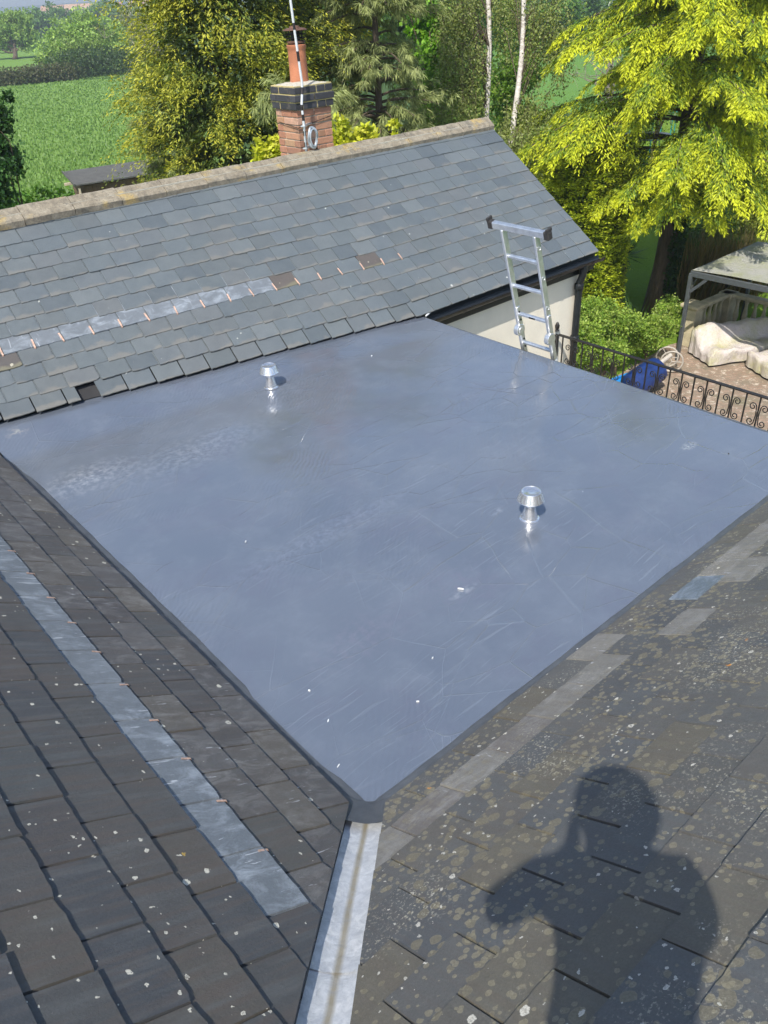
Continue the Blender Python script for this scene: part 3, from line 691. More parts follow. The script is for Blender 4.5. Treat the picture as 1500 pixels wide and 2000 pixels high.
# ---- aerial mast lashed to the chimney
def mast():
    base = V(cc[0]-.015, cc[1]-.13, czt-.62)
    r = empty('aerial_mast', base, 'black and white banded aerial mast strapped to the brick chimney', 'mast')
    pts = [base, base+V(0, 0, .34), base+V(-.005, 0, .44), base+V(.045, .03, .60), base+V(.05, .03, .66), base+V(.02, .03, 1.1), base+V(-.03, .03, 2.0)]
    def pos_at(t):
        seg = [np.linalg.norm(b-a) for a, b in zip(pts[:-1], pts[1:])]; t *= sum(seg)
        for (a, b, L) in zip(pts[:-1], pts[1:], seg):
            if t <= L: return a+(b-a)*t/L
            t -= L
        return pts[-1]
    w = MB(); w.tube(pts, .0135, 10); w.build('pole', M['white_pole'], r, smooth=True)
    for a, b in ((.02, .045), (.075, .1), (.15, .18), (.2, .225), (.275, .31), (.43, .475), (.57, .6), (.78, .83)):
        k = MB(); k.tube([pos_at(a+(b-a)*i/4) for i in range(5)], .0148, 10); k.build('tape_band', M['cable'], r, smooth=True)
    k = MB(); k.beam(base+V(-.03, -.02, .25), base+V(.17, .125, .25), .05, .012); k.beam(base+V(-.03, -.02, .03), base+V(.17, .125, .03), .05, .012)
    k.tube([base+V(-.02, -.03, .25), base+V(-.02, -.03, .03)], .006, 6); k.build('bracket', M['galv'], r)
    k = MB(); cen = base+V(.07, -.045, .13); ring = [cen+V(.055*math.cos(a), -.01*math.sin(3*a), .1*math.sin(a)) for a in np.linspace(0, 2*math.pi, 25)]
    k.tube(ring, .014, 8, False); ring2 = [cen+V(.045*math.cos(a), -.02, .085*math.sin(a)) for a in np.linspace(.3, 5.9, 22)]; k.tube(ring2, .008, 6); k.build('coil', M['galv'], r, smooth=True)
    k = MB(); k.tube([cen+V(.02, 0, -.1), cen+V(.08, .05, -.12), cen+V(.12, .09, -.2), cen+V(.13, .1, -.45)], .007, 6); k.build('cable', M['cable'], r, smooth=True)
    k = MB(); k.tube([V(cc[0]-.012, cc[1]-.012, czt-.4), V(cc[0]+.45, cc[1]-.012, czt-.33)], .004, 5); k.tube([V(cc[0]-.012, cc[1]-.012, czt-.4), V(cc[0]-.012, cc[1]+.34, czt-.36)], .004, 5); k.build('lashing_wire', M['dark_metal'], r)
mast()

# ------------------------------------------------------------------ roof vents
def vent(x, y, lab, group):
    q = onz(x, y, 0); r = empty('roof_vent', q, lab, 'vent', group)
    mb = MB(); mb.lathe([(.064, 0), (.064, .003), (.054, .006), (.05, .012), (.05, .02), (.033, .088), (.031, .096)], q, 32); mb.build('base', M['vent_metal'], r, smooth=True)
    mb = MB(); mb.lathe([(.029, .06), (.029, .115), (.034, .12), (.034, .15)], q, 24); mb.build('pipe', M['vent_metal'], r, smooth=True)
    mb = MB(); mb.lathe([(.034, .134), (.07, .137), (.081, .138), (.085, .142), (.082, .147), (.066, .196), (.062, .203), (.056, .205), (.05, .2), (0, .2)], q, 36); cp = mb.build('cap', M['vent_metal'], r, smooth=True)
    for a in range(18):
        an = 2*math.pi*a/18; d = V(math.cos(an), math.sin(an), 0); t = MB(); tang = V(-d[1], d[0], 0)
        t.add([q+d*(.0815)+tang*s*.0035+V(0, 0, .152) for s in (-1, 1)]+[q+d*.0685+tang*s*.0028+V(0, 0, .192) for s in (1, -1)], [(0, 1, 2, 3)]); t.build('slot', M['galv'], cp)
vent(1034, 1012, 'round aluminium roof vent in the open middle of the flat roof, nearer one', 'roof vents')
vent(530, 756, 'round aluminium roof vent close to the far slate slope, farther one', 'roof vents')

# ------------------------------------------------------------------ ladder
def ladder():
    lean = rad(15); D_ = V(-math.sin(lean), .035, math.cos(lean)); v0, v1 = 2.80, 2.45; p0 = V(EU+.075, 0, 0)
    r = empty('ladder', (p0-D_*2.0)+V(0, (v0+v1)/2, 0), 'aluminium folding ladder with a crossbar foot leaning on the flat roof edge', 'ladder')
    Nn = V(math.cos(lean), 0, math.sin(lean)); Yv = V(0, 1, 0)
    for v_ in (v0, v1):
        mb = MB(); a, b = p0+Yv*v_-D_*2.0, p0+Yv*v_+D_*1.16
        mb.bbox((a+b)/2, (.062, .026, np.linalg.norm(b-a)), (Nn, Yv, D_), b=.005); rl = mb.build('rail', M['aluminium'], r)
        for t in (-.62, -.34, -.06, .22, .5, .78, 1.05):
            e = MB(); s_ = 1 if v_ == v0 else -1; cq = p0+Yv*(v_+s_*.0135)+D_*(t); e.lathe([(.017, 0), (.021, .002), (.021, .004), (.013, .005), (.011, .002), (0, .002)], cq, 14, (Nn, D_, Yv*s_)); e.build('rung_end', M['aluminium'], rl, smooth=True)
    for t in (-1.74, -1.46, -1.18, -.9, -.62, -.34, .06, .36, .64, .92):
        mb = MB(); mb.bbox(p0+Yv*(v0+v1)/2+D_*t, (.034, v0-v1-.02, .03), (Nn, Yv, D_), b=.007); mb.build('rung', M['aluminium'], r)
    mb = MB(); mb.bbox(p0+Yv*((v0+v1)/2)+D_*1.185, (.045, .56, .056), (Nn, Yv, D_), b=.005); cb = mb.build('stabiliser_bar', M['aluminium'], r)
    for s_ in (-1, 1):
        e = MB(); c = p0+Yv*((v0+v1)/2+s_*.30)+D_*1.185
        e.bbox(c, (.058, .055, .07), (Nn, Yv, D_), b=.008); e.bbox(c+D_*.046+Yv*s_*.016, (.066, .02, .03), (Nn, Yv, D_), b=.004); e.build('rubber_foot', M['rubber'], cb)
    for v_ in (v0, v1):
        s_ = 1 if v_ == v0 else -1
        for side in (1,):
            mb = MB(); c = p0+Yv*(v_+.0)+D_*.2-Nn*.02
            mb.lathe([(.0, -.024), (.05, -.024), (.054, -.02), (.054, .02), (.05, .024), (.03, .024), (.028, .032), (0, .032)], c, 28, (Nn, D_, Yv*-s_))
            for dd in (-.12, .13): mb.bbox(c+D_*dd+Nn*.018, (.05, .04, .2), (Nn, Yv, D_), b=.006)
            hg = mb.build('hinge', M['aluminium'], r, smooth=True)
            for t in (-.18, -.1, .1, .18):
                b = MB(); b.lathe([(.009, 0), (.009, .006), (0, .008)], c+D_*t+Nn*.018+Yv*s_*-.02, 8, (Nn, D_, Yv*-s_)); b.build('rivet', M['dark_metal'], hg)
    mb = MB(); mb.box(p0+Yv*(v1)-D_*.06+Nn*.0325, (.002, .02, .1), (Nn, Yv, D_)); mb.box(p0+Yv*(v1-.0145)-D_*.06, (.04, .002, .1), (Nn, Yv, D_)); mb.build('sticker', M['sticker'], r)
    mb = MB(); mb.box(p0+Yv*(v0+v1)/2+D_*.36-Nn*.0178, (.002, .07, .016), (Nn, Yv, D_)); mb.build('sticker', M['dark_metal'], r)
ladder()

# ------------------------------------------------------------------ balcony railing
def railing():
    u0 = 6.53; zt = -.86; zf = -1.97
    r = empty('balcony_railing', (u0, 4.1, zf), 'black wrought iron balcony railing with scroll work below the flat roof', 'railing')
    mb = MB(); mb.bbox((u0, 1.3, zt), (.045, 5.6, .018), b=.004); mb.build('top_rail', M['iron'], r)
    mb = MB(); mb.bbox((u0, 1.3, zf+.1), (.035, 5.6, .015), b=.004); mb.build('bottom_rail', M['iron'], r)
    mb = MB(); mb.bbox((u0, 4.13, zf+.55), (.045, .045, 1.1), b=.004)
    mb.lathe([(.0, .07), (.012, .06), (.03, .02), (.026, -.01), (.014, -.03), (.026, -.04), (.026, -.05)], (u0, 4.13, zt+.09), 12); mb.build('post', M['iron'], r, smooth=True)
    k = 0; y = 4.03
    bar = MB(); bar.box((0, 0, 0), (.014, .014, zt-zf-.12)); bd = None; sd = None
    def spiral(sgn, ud):
        pts = []
        for t in np.linspace(0, 1, 26):
            th = t*2.6*math.pi; rr = .045*(1-.7*t); pts.append(V(0, sgn*(.064-.022*0-rr*math.cos(th)*.9)-sgn*.0, ud*(.085+rr*math.sin(th)-.0)))
        return pts
    while y > -1.45:
        if bd is None: bo = bar.build('baluster', M['iron'], r, loc=(0, 0, 0)); bd = bo.data; bo.parent = None
        else: bo = bpy.data.objects.new('baluster', bd); COL.objects.link(bo)
        bo.location = (u0, y, (zt+zf)/2+.05); parent_keep(bo, r)
        if k % 2 == 1:
            if sd is None:
                mb = MB()
                for sg in (-1, 1):
                    top = spiral(sg, 1); mid = [V(0, sg*.022, .06), V(0, sg*.016, 0), V(0, sg*.022, -.06)]; bot = spiral(sg, -1)
                    mb.tube(list(reversed(top))+mid[1:2]+bot, .006, 6)
                so_ = mb.build('scroll', M['iron'], r, smooth='all'); sd = so_.data; so_.parent = None
            else: so_ = bpy.data.objects.new('scroll', sd); COL.objects.link(so_)
            so_.location = (u0, y, zt-.22); parent_keep(so_, r)
        y -= .15; k += 1
railing()

# ------------------------------------------------------------------ garden: gazebo, covered sofa, balustrade
ZG = G+.03
def gaz():
    zt = ZG+2.2
    fl_ = onz(1351, 530, zt); bl = onz(1480, 474, zt); fr = onz(1505, 556, zt)
    fdir = fr-fl_; fdir /= np.linalg.norm(fdir); bdir = bl-fl_; depth = np.linalg.norm(bdir); bdir /= depth
    fdir = fdir-bdir*(fdir@bdir); fdir /= np.linalg.norm(fdir)
    Wd = 3.0; r = empty('gazebo', (fl_[0], fl_[1], ZG), 'grey metal gazebo with a faded green stained fabric roof', 'gazebo')
    c = {(i, j): fl_+fdir*Wd*i+bdir*depth*j for i in (0, 1) for j in (0, 1)}
    for q in c.values():
        mb = MB(); mb.bbox((q[0], q[1], ZG+1.08), (.085, .085, 2.16), (fdir, bdir, V(0, 0, 1)), b=.008); mb.build('post', M['gazebo'], r)
    for a, b in (((0, 0), (1, 0)), ((0, 0), (0, 1)), ((1, 0), (1, 1)), ((0, 1), (1, 1))):
        mb = MB(); mb.beam(c[a]-V(0, 0, .05), c[b]-V(0, 0, .05), .06, .13); mb.build('beam', M['gazebo'], r)
        for s_, e_ in ((a, b), (b, a)):
            d = c[e_]-c[s_]; d /= np.linalg.norm(d); mb = MB(); mb.beam(c[s_]-V(0, 0, .48)+d*.03, c[s_]-V(0, 0, .1)+d*.42, .03, .07); mb.build('brace', M['gazebo'], r)
    mb = MB(); n = 12; vs = []
    for i in range(n+1):
        for j in range(n+1): a, b = i/n, j/n; vs.append(fl_+fdir*Wd*a+bdir*depth*b+V(0, 0, .03+.05*math.sin(math.pi*a)-.02*math.sin(math.pi*2*b)**2))
    mb.add(vs, [(i*(n+1)+j, (i+1)*(n+1)+j, (i+1)*(n+1)+j+1, i*(n+1)+j+1) for i in range(n) for j in range(n)]); mb.build('canopy', M['canopy'], r, smooth='all')
    return fl_, fdir, bdir, depth
gfl, gf, gb, gdep = gaz()
def draped(name, o, X, Y, foot, hfun, label, cat, group=None, mat='cover', skirt=.06):
    """cloth cover thrown over furniture: grid over a footprint given as a list of rectangles (x0,x1,y0,y1)"""
    xs = np.arange(foot[0], foot[1]+.001, .06); ys = np.arange(foot[2], foot[3]+.001, .06); mb = MB(); nx, ny = len(xs), len(ys); vs = []; ins = {}
    for i, a in enumerate(xs):
        for j, b in enumerate(ys): ins[i, j] = hfun(a, b) is not None
    for i, a in enumerate(xs):
        for j, b in enumerate(ys):
            h = hfun(a, b)
            h = .5 if h is None else h
            vs.append(o+X*a+Y*b+V(0, 0, h+.02*math.sin(a*9+b*4)+.02*math.sin(b*13-a*5)+.018*abs(math.sin(a*17+b*21))))
    fs = [(i*ny+j, (i+1)*ny+j, (i+1)*ny+j+1, i*ny+j+1) for i in range(nx-1) for j in range(ny-1) if ins[i, j] and ins[i+1, j] and ins[i, j+1] and ins[i+1, j+1]]
    # skirt: drop boundary edges to just above the ground
    from collections import Counter
    ec = Counter()
    for f in fs:
        for q in range(4): e = (f[q], f[(q+1) % 4]); ec[e] += 1
    mb.add(vs, fs); low = {}
    def lowv(i, k):
        if (i, k) not in low:
            p = np.array(vs[i]); zz = p[2]*(1-k)+(ZG+skirt)*k; p = V(p[0], p[1], zz)
            ang = (p[0]*7+p[1]*5); p = p+X*.018*math.sin(ang*2.1+k*2)+Y*.018*math.cos(ang*2.7+k)
            mb.v.append(tuple(p)); low[i, k] = len(mb.v)-1
        return low[i, k]
    for (a, b) in [e for e in ec if (e[1], e[0]) not in ec]:
        prev = (a, b)
        for k in (.3, .65, 1.):
            c_, d_ = lowv(a, k), lowv(b, k); mb.f.append((prev[0], c_, d_, prev[1])); mb.m.append(0); prev = (c_, d_)
    ob = mb.build(name, M[mat], None, smooth='all', loc=tuple(o)); tag(ob, label, cat, group); return ob
zs = lambda x, a, b: float(np.clip((x-a)/(b-a), 0, 1))
def sm(x): return x*x*(3-2*x)
so_o = onz(1385, 719, ZG); so_o = V(so_o[0], so_o[1], ZG)
sX = onz(1332, 683, ZG)-so_o; sX[2] = 0; sX /= np.linalg.norm(sX); sY = onz(1452, 690, ZG)-so_o; sY[2] = 0; sY = sY-sX*(sY@sX); sY /= np.linalg.norm(sY)
def h_sofa(a, b):       # a: towards the balustrade, b: along the sofa away from the camera
    if b < 2.75 and 0 <= a <= 1.0:
        h = .38+.34*sm(zs(a, .42, .78)); h -= .12*sm(zs(.15-b, 0, .15)); h -= .1*sm(zs(a, .93, 1.0)); return h+(.05*sm(zs(b, .5, .9)) if b > .4 else 0)*0+.06*math.exp(-((b-.45)/.3)**2)*sm(zs(a, .2, .7))
    if b >= 1.8 and -1.9 <= a <= 1.0: return .38+.34*sm(zs(b, 2.15, 2.5))
    return None
draped('covered_sofa', so_o, sX, sY, (-1.86, 1.0, 0, 2.76), h_sofa, 'corner sofa wrapped in a cream weather cover beneath the gazebo', 'sofa')
ot = onz(1452, 716, ZG); ot = V(ot[0], ot[1], ZG)
draped('covered_table', ot-sX*1.1, sX, sY, (0, 1.1, 0, .9), lambda a, b: .40-.05*sm(zs(abs(a-.55), .4, .55)), 'low garden table wrapped in a cream cover in front of the covered sofa', 'table')
# balustrade
def balustrade():
    p0 = onz(1343, 672, ZG); p0 = V(p0[0], p0[1], ZG); p1 = onz(1424, 566, ZG+1.05); p1 = V(p1[0], p1[1], ZG); d = p1-p0; L = np.linalg.norm(d); d /= L; nx_ = V(-d[1], d[0], 0)
    r = empty('balustrade', p0, 'cream stone garden balustrade with a capped pillar behind the covered sofa', 'balustrade'); Z = V(0, 0, 1)
    d2 = gf
    mb = MB(); mb.bbox(p0+Z*.5, (.36, .36, 1.0), (d, nx_, Z), b=.01); mb.build('pillar', M['stone_bal'], r)
    mb = MB(); mb.bbox(p0+Z*1.04, (.5, .5, .09), (d, nx_, Z), b=.02); mb.build('pillar_cap', M['stone_bal'], r)
    for (a, dr, ln) in ((p0, d, L), (p1, d2, 4.2)):
        n2 = V(-dr[1], dr[0], 0)
        mb = MB(); mb.bbox(a+dr*(ln/2+.1)+Z*.95, (ln, .26, .1), (dr, n2, Z), b=.02); mb.build('coping', M['stone_bal'], r)
        mb = MB(); mb.bbox(a+dr*(ln/2+.1)+Z*.08, (ln, .24, .16), (dr, n2, Z), b=.01); mb.build('plinth', M['stone_bal'], r)
        nb = int(ln/.24)
        for i in range(nb):
            q = a+dr*(.3+i*.24); mb = MB(); mb.lathe([(.05, .16), (.05, .2), (.035, .24), (.075, .42), (.04, .68), (.035, .78), (.055, .84), (.055, .91)], q, 10); mb.build('baluster', M['stone_bal'], r, smooth=True)
    mb = MB(); mb.bbox(p1+Z*.5, (.36, .36, 1.0), (d, nx_, Z), b=.01); mb.build('pillar', M['stone_bal'], r)
balustrade()
# blue garden cart beside the gazebo
def cart():
    b = onz(1255, 762, ZG); b = V(b[0], b[1], ZG); r = empty('garden_cart', b, 'dark blue drum cart with cream wheels lying on the patio beside the gazebo', 'cart')
    ax = at(1285, 715, 18.6)-at(1225, 750, 18.3); ax[2] = .25; ax /= np.linalg.norm(ax); c = at(1258, 733, 18.4)
    c = onz(1258, 738, ZG+.35); y = np.cross(V(0, 0, 1), ax); y /= np.linalg.norm(y); z = np.cross(ax, y)
    mb = MB(); mb.lathe([(0, -.5), (.22, -.49), (.29, -.44), (.31, -.2), (.31, .25), (.29, .42), (.22, .47), (0, .48)], c, 24, (y, z, ax)); mb.build('drum', M['tarp_blue'], r, smooth=True)
    mb = MB(); mb.tube([c+ax*.45+z*.1, c+ax*.86+z*.14], .055, 14); mb.build('pipe', M['cream_metal'], r, smooth=True)
    t = onz(1222, 752, ZG+.1); mb = MB(); mb.bbox(t+V(0, 0, .05), (.95, .5, .07), (ax*V(1, 1, 0)/np.linalg.norm(ax[:2]), y, V(0, 0, 1)), b=.02); mb.bbox(t+V(0, 0, .11)+y*.22, (.95, .05, .1), (ax*V(1, 1, 0)/np.linalg.norm(ax[:2]), y, V(0, 0, 1)), b=.02); mb.build('tray', M['plastic_cyan'], r)
    for k, (px_, py_) in enumerate(((1303, 697), (1312, 706))):
        w = onz(px_, py_, ZG+.3); wd = V(RH[0], RH[1], 0)*.8+V(-FH[0], -FH[1], 0)*.3; wd = wd/np.linalg.norm(wd); ring = [w+wd*.25*math.cos(a)+V(0, 0, .25*math.sin(a)) for a in np.linspace(0, 2*math.pi, 29)]
        mb = MB(); mb.tube(ring, .02, 8, False); wh = mb.build('wheel', M['cream_metal'], r, smooth='all')
        for a in range(3): mb = MB(); mb.tube([w, w+wd*.24*math.cos(a*2.094)+V(0, 0, .24*math.sin(a*2.094))], .009, 6); mb.build('spoke', M['cream_metal'], wh)
cart()
# shed beyond the ridge
def shed():
    zt = G+2.0; a = onz(152, 362, zt); b = onz(322, 336, zt); X = b-a; X[2] = 0; L = np.linalg.norm(X)+.9; X /= np.linalg.norm(X); Y = V(-X[1], X[0], 0); Y = Y if Y@FH > 0 else -Y; Z = V(0, 0, 1)
    r = empty('garden_shed', (a[0], a[1], G), 'low dark felt roofed timber shed beyond the stone ridge', 'shed'); Dp = 1.6
    mb = MB(); mb.box(a+X*(L/2)+Y*(Dp/2)+Z*(-.98), (L-.2, Dp-.2, 1.85), (X, Y, Z)); mb.build('wall', M['shed_wood'], r)
    nb = int((L-.2)/.16)
    for i in range(nb): mb = MB(); mb.bbox(a+X*(.1+.16*(i+.5))+Y*.09+Z*(-.96), (.15, .02, 1.8), (X, Y, Z), b=.004); mb.build('board', M['shed_wood'], r)
    mb = MB(); mb.add([a-X*.12-Y*.12, a+X*(L+.12)-Y*.12, a+X*(L+.12)+Y*Dp*1.05+Z*.28, a-X*.12+Y*Dp*1.05+Z*.28]+[a-X*.12-Y*.12+Z*.05, a+X*(L+.12)-Y*.12+Z*.05, a+X*(L+.12)+Y*Dp*1.05+Z*.33, a-X*.12+Y*Dp*1.05+Z*.33], [(3, 2, 1, 0), (4, 5, 6, 7), (0, 1, 5, 4), (1, 2, 6, 5), (2, 3, 7, 6), (3, 0, 4, 7)])
    mb.build('roof', M['felt'], r)
    mb = MB(); mb.beam(a-X*.15-Y*.14+Z*.04, a-X*.15+Y*Dp*1.05+Z*.33, .04, .1); mb.build('barge_board', M['felt'], r)
    mb = MB(); mb.bbox(a-X*.22+Y*.75+Z*-.02, (.3, .1, .1), (X, Y, Z)); mb.build('beam_end', M['pale_wood'], r)
    mb = MB(); mb.bbox(a+X*.02-Y*.03+Z*-.25, (.08, .06, .3), (X, Y, Z)); mb.build('corner_bracket', M['pale_wood'], r)
shed()
# teal frame of a trampoline seen through the cedar
def trampoline():
    c = onz(1255, 300, G+.02); c = V(c[0], c[1], G+.02); r = empty('trampoline', c, 'grey trampoline with teal posts on the lawn behind the cedar', 'trampoline')
    R_ = 1.5; mb = MB(); mb.lathe([(R_-.3, .84), (R_-.3, .87), (R_, .88), (R_, .84)], c, 32); mb.lathe([(0, .85), (R_-.3, .85)], c, 32); mb.build('mat', M['gazebo'], r, smooth=True)
    for k in range(8):
        a = k*math.pi/4; q = c+V(R_*math.cos(a), R_*math.sin(a), 0); mb = MB(); mb.tube([q, q+V(0, 0, 2.6)], .03, 8); mb.build('post', M['teal'], r)
trampoline()

# ------------------------------------------------------------------ small litter on the roof
def flake(x, y, w, l, a, lab, mat='sticker', z=.004, name='debris_flake'):
    w *= .75; l *= .7; q = onz(x, y, z); mb = MB(); c, s_ = math.cos(a), math.sin(a); pts = [(-l/2, -w/2), (-l*.1, -w*.62), (l/2, -w*.3), (l*.45, w/2), (-l*.2, w*.4), (-l*.48, w*.3)]
    P_ = [(q[0]+c*p[0]-s_*p[1], q[1]+s_*p[0]+c*p[1]) for p in pts]; n = len(P_)
    mb.add([(*p, z+.0035+random.uniform(0, .002)) for p in P_]+[(*p, z-.003) for p in P_], [tuple(range(n))]+[(n+i, n+(i+1) % n, (i+1) % n, i) for i in range(n)])
    tag(mb.build(name, M[mat], None, loc=tuple(q)), lab, 'debris', 'white flakes lying on the flat roof')
for x, y, w, l, a, lab in ((641, 1408, .006, .022, .6, 'small white flake on the flat roof left of the near corner'), (661, 1496, .004, .026, .3, 'thin white sliver closest to the near corner of the flat roof'), (604, 1349, .008, .016, 1.8, 'white speck above the small flake near the left edge of the flat roof'), (816, 1370, .003, .02, -.7, 'hair thin pale sliver near the middle of the near edge'), (900, 1150, .006, .05, -1.0, 'pale scrap in the scuffed middle of the flat roof'), (1128, 1270, .014, .028, .5, 'white scrap lying against the near upstand'), (726, 695, .01, .02, .2, 'white flake near the far slates at the top of the flat roof'), (130, 838, .008, .014, .2, 'white fleck by the left end of the far slates'), (1423, 886, .012, .014, 0, 'dark crumb near the right corner of the flat roof'), (480, 1058, .006, .02, .4, 'pale fleck on the left half of the flat roof'), (845, 1285, .005, .014, .1, 'tiny white dot right of the middle of the flat roof')):
    flake(x, y, w, l, a, lab, 'rubber' if 'dark' in lab else 'sticker')
q = onz(833, 616, .02); mb = MB(); mb.tube([q+V(-.01, -.0, -.004), q+V(.03, .01, .004), q+V(.09, .03, .008)], [.008, .012, .008], 8); r_ = empty('sealant_tube', q, 'crumpled white and blue sealant tube at the start of the gutter', 'tube'); mb.build('tube', M['sticker'], r_, smooth=True)
mb = MB(); mb.tube([q+V(.088, .029, .008), q+V(.13, .035, .01)], [.0105, .007], 8); mb.build('nozzle', M['tarp_blue'], r_, smooth=True)

#@@FOLIAGE@@
# ------------------------------------------------------------------ foliage
def unit(a): return a/(np.linalg.norm(a, axis=-1, keepdims=True)+1e-9)
def ru(n): return unit(rng.normal(size=(n, 3)))
def cloud(name, P, A, W, col, mat, parent=None, kind=None, loc=None):
    """every leaf a small rhombus: P base, A length vector, W half width vector"""
    n = len(P); v = np.empty((n, 4, 3)); v[:, 0] = P; v[:, 1] = P+A*.5+W; v[:, 2] = P+A; v[:, 3] = P+A*.5-W
    if loc is not None: v -= np.array(loc)
    me = bpy.data.meshes.new(name); me.vertices.add(4*n); me.vertices.foreach_set('co', v.reshape(-1).astype(np.float32))
    me.loops.add(4*n); me.loops.foreach_set('vertex_index', np.arange(4*n, dtype=np.int32))
    me.polygons.add(n); me.polygons.foreach_set('loop_start', np.arange(0, 4*n, 4, dtype=np.int32))
    a = me.attributes.new('col', 'FLOAT_COLOR', 'FACE'); c4 = np.ones((n, 4), np.float32); c4[:, :3] = np.clip(col, 0, 1); a.data.foreach_set('color', c4.reshape(-1))
    me.materials.append(mat); me.update(); me.validate()
    o = bpy.data.objects.new(name, me); COL.objects.link(o)
    if loc is not None: o.location = tuple(loc)
    if parent is not None: parent_keep(o, parent)
    if kind: o['kind'] = kind
    return o
def palette(n, cols, per=None, spread=.18):
    cols = np.array(cols); i = rng.integers(0, len(cols), n) if per is None else per % len(cols)
    j = rng.integers(0, len(cols), n); f = rng.random((n, 1))*.6
    return (cols[i]*(1-f)+cols[j]*f)*(1+rng.uniform(-spread, spread, (n, 1)))
AX = np.array([RH, FH, V(0, 0, 1)])
def blob(x, y, d, rx, ry, dr=None):
    k = d/FPX; return at(x, y, d), V(rx*k, (dr or rx)*k, ry*k)
def leafy(blobs, n, leaf, cols, clump=.2, per=70, droop=0., fill=.45):
    vol = np.array([np.prod(r)**(2/3) for _, r in blobs]); cnt = (n*vol/vol.sum()).astype(int); Ps, Cs, Cl = [], [], []
    for (c, r), k in zip(blobs, cnt):
        m = max(6, k//per); dirs = ru(m); rr = rng.random((m, 1))**fill
        cen = c+((dirs*rr*(1+.12*rng.normal(size=(m, 1))))*r)@AX; sz = clump*rng.uniform(.6, 1.5, m); idx = rng.integers(0, m, k)
        off = rng.normal(size=(k, 3))*V(1, 1, .6)*(sz[idx]*np.mean(r))[:, None]; Ps.append(cen[idx]+off@np.eye(3)); Cl.append(idx+rng.integers(0, 9)); Cs.append(cen)
    P = np.concatenate(Ps); ci = np.concatenate(Cl); n = len(P)
    A = unit(ru(n)+V(0, 0, -droop))*(leaf*rng.uniform(.6, 1.3, (n, 1))); W = unit(np.cross(A, ru(n)+V(0, 0, 1.)))*(leaf*.33*rng.uniform(.7, 1.2, (n, 1)))
    br = (1+.22*np.sin(ci*12.9898)[:, None])
    return P, A, W, palette(n, cols, ci)*br, np.concatenate(Cs)
def branchy(root, top, r0, targets, mat, name='trunk', parent=None, nl=14, sag=.1, wob=.12):
    mb = MB(); root = np.array(root, float); top = np.array(top, float); H = np.linalg.norm(top-root)
    pts = [root+(top-root)*t+V(math.sin(t*5+root[0]), math.cos(t*4+root[1]), 0)*H*.02*math.sin(t*3.1) for t in np.linspace(0, 1, 9)]
    mb.tube(pts, [r0*(1.25 if i == 0 else 1)*(1-.8*i/8) for i in range(9)], 9)
    if len(targets):
        for i in range(nl):
            tg = targets[rng.integers(0, len(targets))]; t = rng.uniform(.25, .9); s = pts[int(t*8)]; L = np.linalg.norm(tg-s); mid = (s+tg)/2+rng.normal(size=3)*L*wob+V(0, 0, L*sag)
            q = [s, (s+mid)/2+rng.normal(size=3)*L*.03, mid, (mid+tg)/2+rng.normal(size=3)*L*.05, tg]; rb = r0*(1-.8*t)*.6
            mb.tube(q, [rb, rb*.8, rb*.55, rb*.35, rb*.12], 6)
    return mb.build(name, mat, parent, smooth='all')
def base_of(p, dz=0): return V(p[0], p[1], G+dz)
def leaf_tree(name, label, cat, group, foot, blobs, n, leaf, cols, r0=.15, bark='bark', clump=.2, per=70, droop=0., nl=14, matl='leaf', top=None, fill=.45, crown='crown'):
    foot = np.array(foot, float); r = empty(name, foot, label, cat, group)
    P, A, W, C, cen = leafy(blobs, n, leaf, cols, clump, per, droop, fill)
    cloud(crown, P, A, W, C, M[matl], r)
    if r0: branchy(foot, top if top is not None else np.mean([b[0] for b in blobs], 0), r0, cen, M[bark], 'trunk', r, nl)
    return r
def sprays(O, D, L, k, droop, ll, lw, spread, hang, cfun, jit=.25):
    """feathery plumes: m stems, k leaflets on each"""
    m = len(O); t = rng.random((m, k, 1))**.85; Dn = unit(D); S = unit(np.cross(Dn, np.tile(V(0, 0, 1), (m, 1)))+1e-6); Nn = np.cross(S, Dn); L = np.asarray(L).reshape(m, 1, 1)
    lat = rng.uniform(-1, 1, (m, k, 1))*spread*(1.05-t*.75)*L
    P = O[:, None]+Dn[:, None]*L*t+S[:, None]*lat+Nn[:, None]*rng.normal(size=(m, k, 1))*.06*L+V(0, 0, -1)*droop*L*t**2
    A = unit(Dn[:, None]*.9+S[:, None]*np.sign(lat)*.7+V(0, 0, -1)*hang*rng.uniform(.4, 1.4, (m, k, 1))+rng.normal(size=(m, k, 3))*jit)*(ll*rng.uniform(.6, 1.3, (m, k, 1)))
    W = unit(np.cross(A, Nn[:, None]+rng.normal(size=(m, k, 3))*.5))*lw*rng.uniform(.7, 1.2, (m, k, 1))
    C = cfun(t[..., 0], m, k)
    return P.reshape(-1, 3), A.reshape(-1, 3), W.reshape(-1, 3), C.reshape(-1, 3)
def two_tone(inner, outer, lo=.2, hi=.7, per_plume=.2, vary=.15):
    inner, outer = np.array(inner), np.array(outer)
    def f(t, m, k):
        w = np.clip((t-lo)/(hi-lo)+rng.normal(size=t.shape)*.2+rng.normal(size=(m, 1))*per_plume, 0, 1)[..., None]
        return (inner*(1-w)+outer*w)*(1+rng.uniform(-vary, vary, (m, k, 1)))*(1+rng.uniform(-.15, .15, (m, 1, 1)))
    return f

